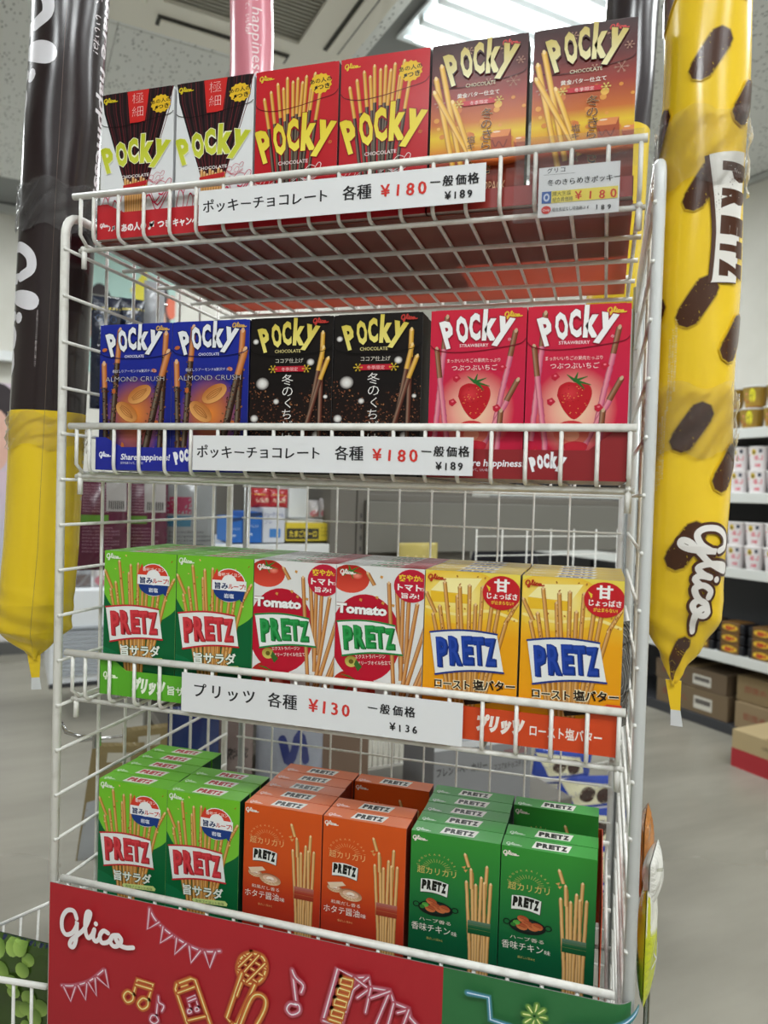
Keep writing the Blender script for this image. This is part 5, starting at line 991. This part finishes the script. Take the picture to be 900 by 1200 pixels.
pch('snack_bag', 'grey snack bag with small print hanging behind the green salad boxes', 'snack bag', (190, 558, 252, 680), .70, fg, .018)
def fgold(A, W, H): A.bag = '8a7a52'; A.grad(0, 0, W, H, '8f7f58'); A.poly([(W * .3, H * .08), (W * .75, H * .08), (W * .75, H * .16), (W * .3, H * .16)], 'c8c4b4'); A.poly([(W * .04, H * .5), (W * .98, H * .34), (W * .98, H), (W * .02, H)], 'b4b8bc'); lines(A, W * .36, H * .5, W * .5, 10, '4a4c50', 4, H * .04)
def fnavy(A, W, H): A.bag = '1c2c5c'; A.grad(0, 0, W, H, [(0, '1c2c60'), (.4, '22386c'), (.6, '8a8088'), (1, '9a9298')]); A.text('玄米', W * .3, H * .6, W * .35, 'e0dcdc', bold=.03); lines(A, W * .1, H * .68, W * .8, 6, '3c3a40', 4, H * .04)
def fpink(A, W, H): A.bag = '7a6a66'; A.grad(0, 0, W, H, '7e6e6a'); A.text('熟成', W * .25, H * .3, W * .3, '3a3434', bold=.02, rot=.1); lines(A, W * .1, H * .4, W * .8, 8, '5a5050', 4, H * .05)
pch('snack_bag', 'gold and silver snack bag hanging outside the left side panel', 'snack bag', (90, 868, 152, 1003), .78, fgold, .01, None, .12)
pch('snack_bag', 'brown gold snack bag hanging further back on the left side panel', 'snack bag', (143, 850, 200, 990), .80, fgold, .01)
hk = thing('display_hook', (-.013, .07, -.6), 'chrome display hook on the left side panel above the gold bag', 'hook'); obj('hook_arm', tube('hook_arm', [(0, 0, .004), (-.03, .004, .0), (-.05, .006, .002), (-.058, .007, .012)], .0022), M_CHROME, hk); obj('hook_plate', box('hook_plate', -.003, .0, -.006, .006, -.008, .008), M_CHROME, hk)
hk = thing('display_hook', (-.013, .155, -.575), 'chrome display hook on the left side panel near the rear post', 'hook'); obj('hook_arm', tube('hook_arm', [(0, 0, .004), (-.03, .004, .0), (-.05, .006, .002), (-.058, .007, .012)], .0022), M_CHROME, hk); obj('hook_plate', box('hook_plate', -.003, .0, -.006, .006, -.008, .008), M_CHROME, hk)
pch('snack_bag', 'navy and pale grain snack bag behind the bottom left corner of the rack', 'snack bag', (196, 826, 256, 930), .52, fnavy, .015)
pch('snack_bag', 'pale pink and black lettered bag behind the green boxes of the bottom shelf', 'snack bag', (252, 838, 296, 935), .58, fpink, .015)
def fwn(A, W, H): A.bag = '8c909c'; A.grad(0, 0, W, H, '969aa6'); A.poly([(0, H * .55), (W, H * .45), (W, H), (0, H)], '1c2248'); A.line([(W * .35, H * .15), (W * .45, H * .35), (W * .6, H * .12), (W * .7, H * .35)], H * .07, '2a3470', 4); A.text('クッキー', W * .3, H * .8, H * .2, 'c8ccd8', bold=.02)  # white of the bag greyed to put the racks' shade into its colour
pch('snack_bag', 'white and navy cookie bag lying behind the orange boxes', 'snack bag', (300, 842, 378, 905), .58, fwn, .02)
bx('brown_carton', 'plain brown cardboard carton behind the orange boxes', 'carton', (377, 846, 432, 930), .62, .2, '7a6454')
bx('snack_carton', 'pale grey baked snack carton behind the green boxes of the bottom shelf', 'carton', (508, 866, 622, 952), .52, .14, '8a8b8e', lambda A, W, H: (A.poly([(0, 0), (W, 0), (W, H * .12), (0, H * .08)], 'd4d6da'), A.text('フレンドベーカリー', W * .03, H * .42, H * .13, '2a2628', w=W * .5, bold=.02), A.text('ココア&チョコチップ', W * .6, H * .46, H * .1, '2a2628', w=W * .37), A.poly([(W * .7, H * .2), (W * .95, H * .2), (W * .95, H * .28), (W * .7, H * .28)], '8c6a6c')))  # carton grey darkened, the shade of the racks is in the colour
def fcandy(A, W, H): A.bag = '2440a0'; A.grad(0, 0, W, H, '2440a0'); A.poly([(0, H * .1), (W * .75, H * .2), (W * .85, H * .65), (W * .25, H * .75)], 'dcd8b8'); A.ell(W * .4, H * .45, W * .12, H * .2, '3a2420'); A.ell(W * .65, H * .48, W * .11, H * .2, '3a2420'); A.poly([(0, H * .82), (W, H * .74), (W, H * .86), (0, H * .93)], 'e4e4e8')
for k, (px, w_) in enumerate((((622, 872, 690, 912), 'topmost of the pile'), ((650, 902, 728, 946), 'under the topmost one'), ((668, 940, 738, 990), 'third from the top'), ((690, 985, 742, 1040), 'lowest of the pile'))):
    pch('candy_bag', 'blue and cream chocolate bag behind the right rear corner, ' + w_, 'snack bag', px, .695 - .008 * k, fcandy, .014, 'blue and cream chocolate bags behind the rack', .15)
def fwire(): pass
t = thing('wire_basket', RM(*[on_b(436, 900, .75)[0], .75], on_b(436, 900, .75)[1]), 'white wire basket standing behind the orange boxes', 'wire basket', rz=TH)
for k in range(9): obj('basket_wire', tube('rb_up', [(0, 0, 0), (0, 0, .08), (-.0, .12, .12)], .0014, 6) if k == 0 else bpy.data.meshes['rb_up'], M_WIRE if k == 0 else None, t, (.015 * k, 0, 0))
obj('rim', tube('rb_rim', [(-.01, 0, .08), (.13, 0, .08)], .0025, 8), M_WIRE, t); obj('rim', tube('rb_rim2', [(-.01, 0, .0), (.13, 0, .0)], .0025, 8), M_WIRE, t)
# items at the right inside end of the third shelf
def fswirl(A, W, H):
    A.bag = '3a3836'; A.grad(0, 0, W, H, '3c3a38')
    for k in range(9): A.ring(W * .55, H * .5, W * (.08 + .06 * k), W * .02, '8a8a88' if k % 2 else '6a6664', ry=H * (.08 + .07 * k), n=18)
pouch('snack_bag', 'black bag with grey swirls leaning at the right end of the third shelf', 'snack bag', (.536, .06, RZ[2] - .0455), math.radians(60), .07, .105, fswirl, .01, tilt=.0)
def fdark(A, W, H): A.bag = '2c1c18'; A.grad(0, 0, W, H, '2e1e1a'); A.poly([(W * .1, H * .3), (W * .9, H * .3), (W * .9, H * .42), (W * .1, H * .42)], 'a8a8a4'); lines(A, W * .1, H * .5, W * .7, 5, '7a6a5c', 4, H * .07); A.ell(W * .7, H * .86, W * .2, H * .06, 'c8a04c')
pch('snack_bag', 'dark brown bag with barcode seen past the butter boxes', 'snack bag', (694, 700, 728, 800), .69, fdark, .012)
# hanging left of the rear: dark blue packs and posters on the far wall
def fdb(A, W, H): A.bag = '141c30'; A.grad(0, 0, W, H, '161f36'); A.line([(0, H * .12), (W, H * .1)], H * .02, 'c8b83c', 0); [A.ring(W * (.25 + .25 * k), H * .2 + 6 * (k % 2), 6, .8, '3a5a84', n=10) for k in range(3)]
pch('snack_bag', 'dark blue patterned pack behind the upper left of the rack', 'snack bag', (106, 348, 140, 480), .75, fdb, .014); pch('snack_bag', 'dark blue patterned pack behind the almond boxes', 'snack bag', (138, 350, 168, 470), .78, fdb, .014)
def fclear2(A, W, H): A.bag = '9aa0a8'; A.grad(0, 0, W, H, 'a4a8ae'); A.poly([(0, H * .5), (W, H * .5), (W, H), (0, H)], '6a5a54')
pch('snack_bag', 'silvery pack on a hook behind the almond boxes', 'snack bag', (168, 330, 192, 440), .82, fclear2, .012)
def poster(label, px, fn):
    a0, a1, z0, z1 = srect(*px, RB1 - .006); t = thing('poster', RM(a0, RB1 - .006, z0), label, 'poster', rz=TH); obj('sheet', box('sheet', 0, a1 - a0, 0, .004, 0, z1 - z0), mat('poster_sheet', 'c8ccca', .5), t)
    A = Art((a1 - a0) * 1000, (z1 - z0) * 1000, h0=.6, step=.2); fn(A, A.W, A.H); obj('print', A.build('print'), M_MATTE, t)
def po1(A, W, H): A.grad(0, 0, W, H, 'a9c8c0'); A.ell(W * .18, H * .5, W * .14, H * .22, '2a2024'); A.ell(W * .16, H * .58, W * .1, H * .2, 'd8b09a'); A.poly([(W * .5, H * .3), (W * .68, H * .1), (W * .68, H * .5)], 'd8cc3c'); A.ell(W * .85, H * .5, W * .1, H * .3, '3a3034'); A.ell(W * .83, H * .58, W * .07, H * .2, 'd8b09a'); A.ell(W * .96, H * .4, W * .06, H * .1, 'd86a4c')
poster('pale teal poster with two faces on the far wall behind the almond boxes', (96, 296, 205, 440), po1)
def po2(A, W, H): A.grad(0, 0, W, H, 'c8b8c4'); A.ell(W * .6, H * .12, W * .6, H * .12, '2c2226'); A.ell(W * .55, H * .22, W * .42, H * .12, 'd4a898'); A.grad(0, H * .34, W, H, [(0, 'd0b8c4'), (.5, 'b8bccc'), (1, 'd8d4d4')])
poster('tall pink poster of a dark-haired person beside the left balloon on the far wall', (-30, 448, 13, 752), po2)
a0, a1, z0, z1 = srect(-60, 402, 20, 414, RB1 - .3); struct(room_obj('trim_3', box('trim_3', a0, a1 + .1, RB1 - .1, RB1, z0, z1), M_POST))
# low white freezer cabinet at the far left
b_ = 2.9; a0, a1, z0, z1 = srect(58, 690, 150, 803, b_)
fz = thing('freezer_cabinet', RM(a0, b_, z0), 'low white freezer cabinet with louvred front standing at the far left', 'freezer', rz=TH); W_, H_ = a1 - a0 + .25, z1 - z0
obj('body', box('body', 0, W_, 0, .5, 0, H_, .01), mat('freezer_white', 'eef2f6', .35), fz); obj('kick_plate', box('kick_plate', .0, W_, -.012, 0, .0, .02), M_DARKIN, fz)
fl_ = box('louvre', .03, .27, -.01, 0, -.006, .006)
for q in range(2):
    for k in range(11): obj('louvre', fl_, mat('louvre_grey', 'b4bac2', .4) if q == k == 0 else None, fz, (q * .29, 0, .06 + k * .022))
obj('trim_band', box('trim_band', 0, W_, -.006, .0, H_ * .58, H_ * .60), M_DARKIN, fz); obj('vent_gap', box('vent_gap', .275, .315, -.004, .0, .02, H_ * .56), M_DARKIN, fz)
for k in range(4): pouch('snack_bag', 'small clear pack on the freezer cabinet, %s from the left' % ('first', 'second', 'third', 'fourth')[k], 'snack bag', RM(a0 + .02 + k * .085, b_ + .06, z1), TH, .08, .13, [fclear, fclear2][k % 2], .02, None, 'clear packs on the freezer cabinet')

# low wire basket with a frozen grape pack at the lower left
t = thing('wire_basket', (-.12, .02, -1.06), 'white wire basket hooked beside the lower left of the rack', 'wire basket')
V_ = []
def wb(n, pts, r): obj(n, tube(n, [(p[0] + .12, p[1] - .02, p[2] + 1.06) for p in pts], r, 8), M_WIRE, t)
wb('rim', [(-.022, .09, -.778), (-.27, .09, -.918)], .0022); wb('rim', [(-.022, .004, -.852), (-.27, .004, -.875)], .0032)
for k in range(9):
    s_ = k / 9; wb('basket_wire', [(-.03 - .24 * s_, .09, -.782 - .14 * s_), (-.03 - .24 * s_, .085, -.90 - .12 * s_), (-.03 - .24 * s_, .03, -1.04)], .0015); wb('basket_wire', [(-.042 - .22 * s_, .004, -.853 - .02 * s_), (-.042 - .22 * s_, .004, -1.04), (-.042 - .22 * s_, .085, -1.045)], .0018)
def fgr(A, W, H):
    A.bag = '141c3c'; A.grad(0, 0, W, H, '182242'); r = random.Random(3); A.grad(0, H * .82, W, H, '2a62c0'); A.poly([(0, 0), (W * .9, 0), (W * .97, H * .4), (W * .8, H * .82), (0, H * .82)], '38501c')
    for _ in range(60): x, y = r.uniform(0, W * .88), r.uniform(H * .02, H * .78); q = r.uniform(8, 13); A.ell(x, y, q, q * .85, '5a7c2c', r.random(), 12, 'a4c460')
pouch('frozen_fruit_pack', 'frozen green grape pack lying in the lower left wire basket', 'fruit pack', (-.262, .045, -1.035), 0, .24, .20, fgr, .014)
bpy.data.objects  # noqa
# bags and price sheets hanging on the right outside of the rack
def fyel(A, W, H): A.bag = 'c8cc2c'; A.grad(0, 0, W, H, [(0, 'e4e4dc'), (.35, 'e2e0d0'), (.4, 'c4cc24'), (1, 'b8c020')]); [A.line([(W * .5, H * .68), (W * (.5 + .3 * math.cos(k)), H * (.68 + .12 * math.sin(k)))], 2, 'f0f0e0', 0) for k in range(6)]
def fora(A, W, H): A.bag = 'c07a34'; A.grad(0, 0, W, H, 'c47e38'); A.poly([(W * .4, H * .3), (W, H * .4), (W, H), (W * .5, H * .8)], 'e4e0dc')
def fwhite(A, W, H): A.bag = 'd4d2ca'; A.grad(0, 0, W, H, 'd8d6ce'); A.line([(W * .2, H * .2), (W * .8, H * .5)], 3, 'b0b0a0', 0)
pouch('snack_bag', 'white and lemon yellow bag hanging outside the right post', 'snack bag', (.592, .045, -.760), math.radians(82), .05, .105, fyel, .008)
pouch('snack_bag', 'tan orange snack bag hanging outside the right post', 'snack bag', (.592, .11, -.70), math.radians(84), .06, .08, fora, .008)
pouch('snack_bag', 'crumpled white bag hanging outside the right post', 'snack bag', (.594, .05, -.672), math.radians(80), .06, .04, fwhite, .008)
for k, (x, y, zz, h) in enumerate(((.6015, .098, -.885, .20), (.6065, .16, -.93, .26))):
    t = thing('plastic_strip', (x, y, zz), ('narrow', 'wide')[k] + ' clear plastic hanging strip outside the right side of the rack', 'plastic strip'); obj('film', box('film', 0, .0006, 0, .05, 0, h), M_CLEAR, t)
    obj('edge_bead', tubes('edge_bead', [([(0, 0, 0), (0, 0, h)], .001), ([(0, .05, 0), (0, .05, h)], .001), ([(0, 0, 0), (0, .05, 0)], .001)], 6), mat('strip_edge', '7d7868', .4), t)

# ------------------------------------------------------------------ the noodle shelves on the right
GA = 3.05
ns = thing('shelving_unit', RM(GA, 1.6, ZF), 'long shelving unit of noodle cups along the right wall', 'shelving unit', rz=TH)
def gp_(n, a0, a1, b0, b1, z0, z1, m, bev=.003): return obj(n, box(n, a0 - GA, a1 - GA, b0 - 1.6, b1 - 1.6, z0 - ZF, z1 - ZF, bev), m, ns)
BB0, BB1 = .2, 4.2
k_ = (GA + .056) / 2.806
def gz(z): return -.3005 + (z + .3005) * k_
tops = [gz(.015), gz(-.262), gz(-.588), gz(-.965)]
for i, z in enumerate(tops):
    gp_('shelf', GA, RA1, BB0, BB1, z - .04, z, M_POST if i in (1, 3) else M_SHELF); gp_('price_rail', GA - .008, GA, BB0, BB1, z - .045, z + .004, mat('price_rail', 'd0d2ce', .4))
gp_('back_panel', RA1 - .02, RA1, BB0, BB1, ZF, tops[0] + .02, M_DARKIN); gp_('plinth', GA + .02, RA1, BB0, BB1, ZF, ZF + .05, M_DARKIN)
for b in (.25, 1.15, 2.05, 2.95, 3.85): gp_('upright', RA1 - .05, RA1 - .02, b, b + .03, ZF, tops[0] + .02, M_DARKIN)
def cup_thing(name, label, cat, group, prof, col, fn, lidc):
    t = thing(name, (0, 0, 0), label, cat, group); obj('cup', lathe(name, prof, 20), mat(name + col, col, .5), t); H = prof[-1][1]; R1 = prof[-1][0]; R0 = prof[0][0]
    obj('lid', lathe(name + '_lid', [(R1 + .003, H - .004), (R1 + .003, H + .001), (R1 - .004, H + .003)], 20), mat('lid' + lidc, lidc, .4), t)
    A = Art(140, H * 1000, h0=.3, step=.06); fn(A, 140, H * 1000)
    def cyl(x, y, h): z = H - y / 1000; r = R0 + (R1 - R0) * z / H + h / 1000; an = (x - 70) / (R1 * 1000) + PI; return (r * math.cos(an), -r * math.sin(an), z)
    obj('print', A.build('print', cyl, 8), M_MATTE, t); return t
def fbowl(g):
    def f(A, W, H): A.grad(0, 0, W, H, [(0, g), (.7, g), (1, '8a2c24')]); A.ell(50, H * .45, 16, H * .34, 'e6e02c'); A.text('どん', 50, H * .5, 16, '2c2410', al='c', bold=.04, rot=PI / 2 * 0); A.ell(84, H * .35, 6, 4, 'e88a7c'); A.ell(80, H * .75, 9, 6, 'a03c30'); A.ell(100, H * .6, 10, 8, 'b8662c')
    return f
def fcup(A, W, H): A.grad(0, 0, W, H, 'e2dcdc'); A.text('しお', 46, H * .55, 24, 'dc5c70', al='c', bold=.05); A.text('BIG', 48, H * .85, 18, 'd84c64', al='c', bold=.05); A.ell(68, H * .22, 12, H * .13, 'd8b82c'); A.ell(68, H * .24, 6, H * .07, '3a3420'); A.line([(90, H * .35), (106, H * .35)], 4, 'c83c44', 0); A.poly([(30, H * .1), (44, H * .1), (44, H * .25), (30, H * .25)], '2c3448')
bowl_y = cup_thing('noodle_bowl', 'x', 'noodle bowl', 'noodle bowls on the upper noodle shelf', [(.043, 0), (.045, .006), (.058, .098)], 'a8842c', fbowl('9a7c2c'), 'dfe0dc')
bowl_g = cup_thing('noodle_bowl', 'x', 'noodle bowl', 'noodle bowls on the upper noodle shelf', [(.043, 0), (.045, .006), (.058, .098)], '3a7c3c', fbowl('3c7c34'), 'dfe0dc')
cup_w = cup_thing('noodle_cup', 'x', 'noodle cup', 'white and pink noodle cups', [(.037, 0), (.038, .005), (.048, .108)], 'e0dada', fcup, 'ece8e6')
first = set()
def clone(r, a, b, z, label, group):
    o = r if r.name not in first else copy_tree(r); first.add(r.name); o.location = RM(a, b, z); o.rotation_euler = (0, 0, TH); return tag(o, label, None, group)
OR = ('first', 'second', 'third', 'fourth', 'fifth', 'sixth', 'seventh', 'eighth', 'ninth', 'tenth')
for k in range(4):
    for s_ in range(2):
        r = (bowl_g, bowl_y, bowl_y, bowl_y)[k] ; b = 1.255 + k * .126 + (.0 if s_ else .012)
        clone(r, GA + .07, b, tops[0] + s_ * .1045, '%s noodle bowl with yellow oval, %s of the row from the near end, %s layer' % (('green' if k == 0 else 'brown'), OR[k], ('lower', 'upper')[s_]), 'noodle bowls on the upper noodle shelf')
for sh in (1, 2):
    for k in range(10):
        for s_ in range(2):
            clone(cup_w, GA + .06, 1.16 + k * .102, tops[sh] + s_ * .1125, 'white and pink noodle cup, %s from the near end, %s layer of the %s shelf' % (OR[k], ('lower', 'upper')[s_], ('second', 'third')[sh - 1]), 'white and pink noodle cups')
# fried noodle trays
ty = thing('noodle_tray', (0, 0, 0), 'x', 'noodle tray'); obj('tray', box('noodle_tray', -.055, .055, -.075, .075, 0, .048, .008), M_BLACKP, ty)
obj('sleeve', box('tray_sleeve', -.0575, .0575, -.05, .05, -.0, .0505, .003), mat('tray_sleeve', '6a4a20', .45), ty)
A = Art(96, 44, h0=.2, step=.05); A.ell(48, 22, 42, 15, 'e0b82c'); A.ell(40, 26, 20, 9, 'b84c24'); A.text('焼そば', 50, 28, 18, 'a82c20', al='c', bold=.06); 
obj('print', A.build('print', lambda x, y, h: (-.0577 - h / 1000, .048 - x / 1000, .047 - y / 1000)), M_MATTE, ty)
for c_ in range(4):
    for s_ in range(4 if c_ == 0 else 3): clone(ty, GA + .07, 1.21 + c_ * .17, tops[3] + s_ * .0515, 'black and yellow fried noodle tray, %s column from the near end, %s from the bottom' % (OR[c_], OR[s_]), 'fried noodle trays on the lowest noodle shelf')
# cartons under the lowest shelf and on the floor
def fcb(A, W, H): A.poly([(W * .55, H * .3), (W * .8, H * .3), (W * .8, H * .8), (W * .55, H * .8)], 'c8c4b8'); A.poly([(W * .57, H * .4), (W * .78, H * .4), (W * .78, H * .6), (W * .57, H * .6)], '5a5450'); A.text('即席めん', W * .1, H * .6, H * .3, '8c3c2c', w=W * .35)
def side_carton(label, a, b, z, da, db, h, col, fn, group=None):
    t = thing('cardboard_carton', RM(a, b, z), label, 'carton', group, rz=TH); obj('carton', box('carton', 0, da, 0, db, 0, h, .003), mat('cardboard', col, .75), t); A = Art(db * 1000, h * 1000, h0=.3, step=.1); fn(A, A.W, A.H)
    obj('print', A.build('print', lambda x, y, hh: (-hh / 1000, db - x / 1000, h - y / 1000)), M_MATTE, t); obj('tape', box('tape', .0, da, db / 2 - .025, db / 2 + .025, h, h + .0006), mat('tape', '9a8258', .4), t); return t
z0 = ZF + .05
side_carton('brown noodle carton on the plinth, lower of the near stack', GA + .02, 1.05, z0, .34, .46, .125, '8a7658', fcb); side_carton('brown noodle carton on the plinth, upper of the near stack', GA + .04, 1.08, z0 + .127, .33, .44, .12, '84704f', fcb)
side_carton('brown noodle carton on the plinth, lower of the far stack', GA + .03, 1.56, z0, .34, .44, .125, '6e5c44', fcb); side_carton('brown noodle carton on the plinth, upper of the far stack', GA + .03, 1.57, z0 + .127, .34, .44, .1, '655440', fcb)
def frc(A, W, H): A.grad(0, H * .5, W, H, 'a82830'); A.ring(W * .8, H * .72, H * .2, 3, 'd8a8a0', 0, PI); A.ring(W * .8, H * .72, H * .12, 2, 'd8a8a0', 0, PI); A.text('ORANGE', W * .4, H * .3, H * .12, '4a4030')
side_carton('red and tan carton on the floor in front of the noodle shelves', 2.72, .90, ZF, .3, .355, .16, 'b09c74', frc)
for g in list(KINDS): pass
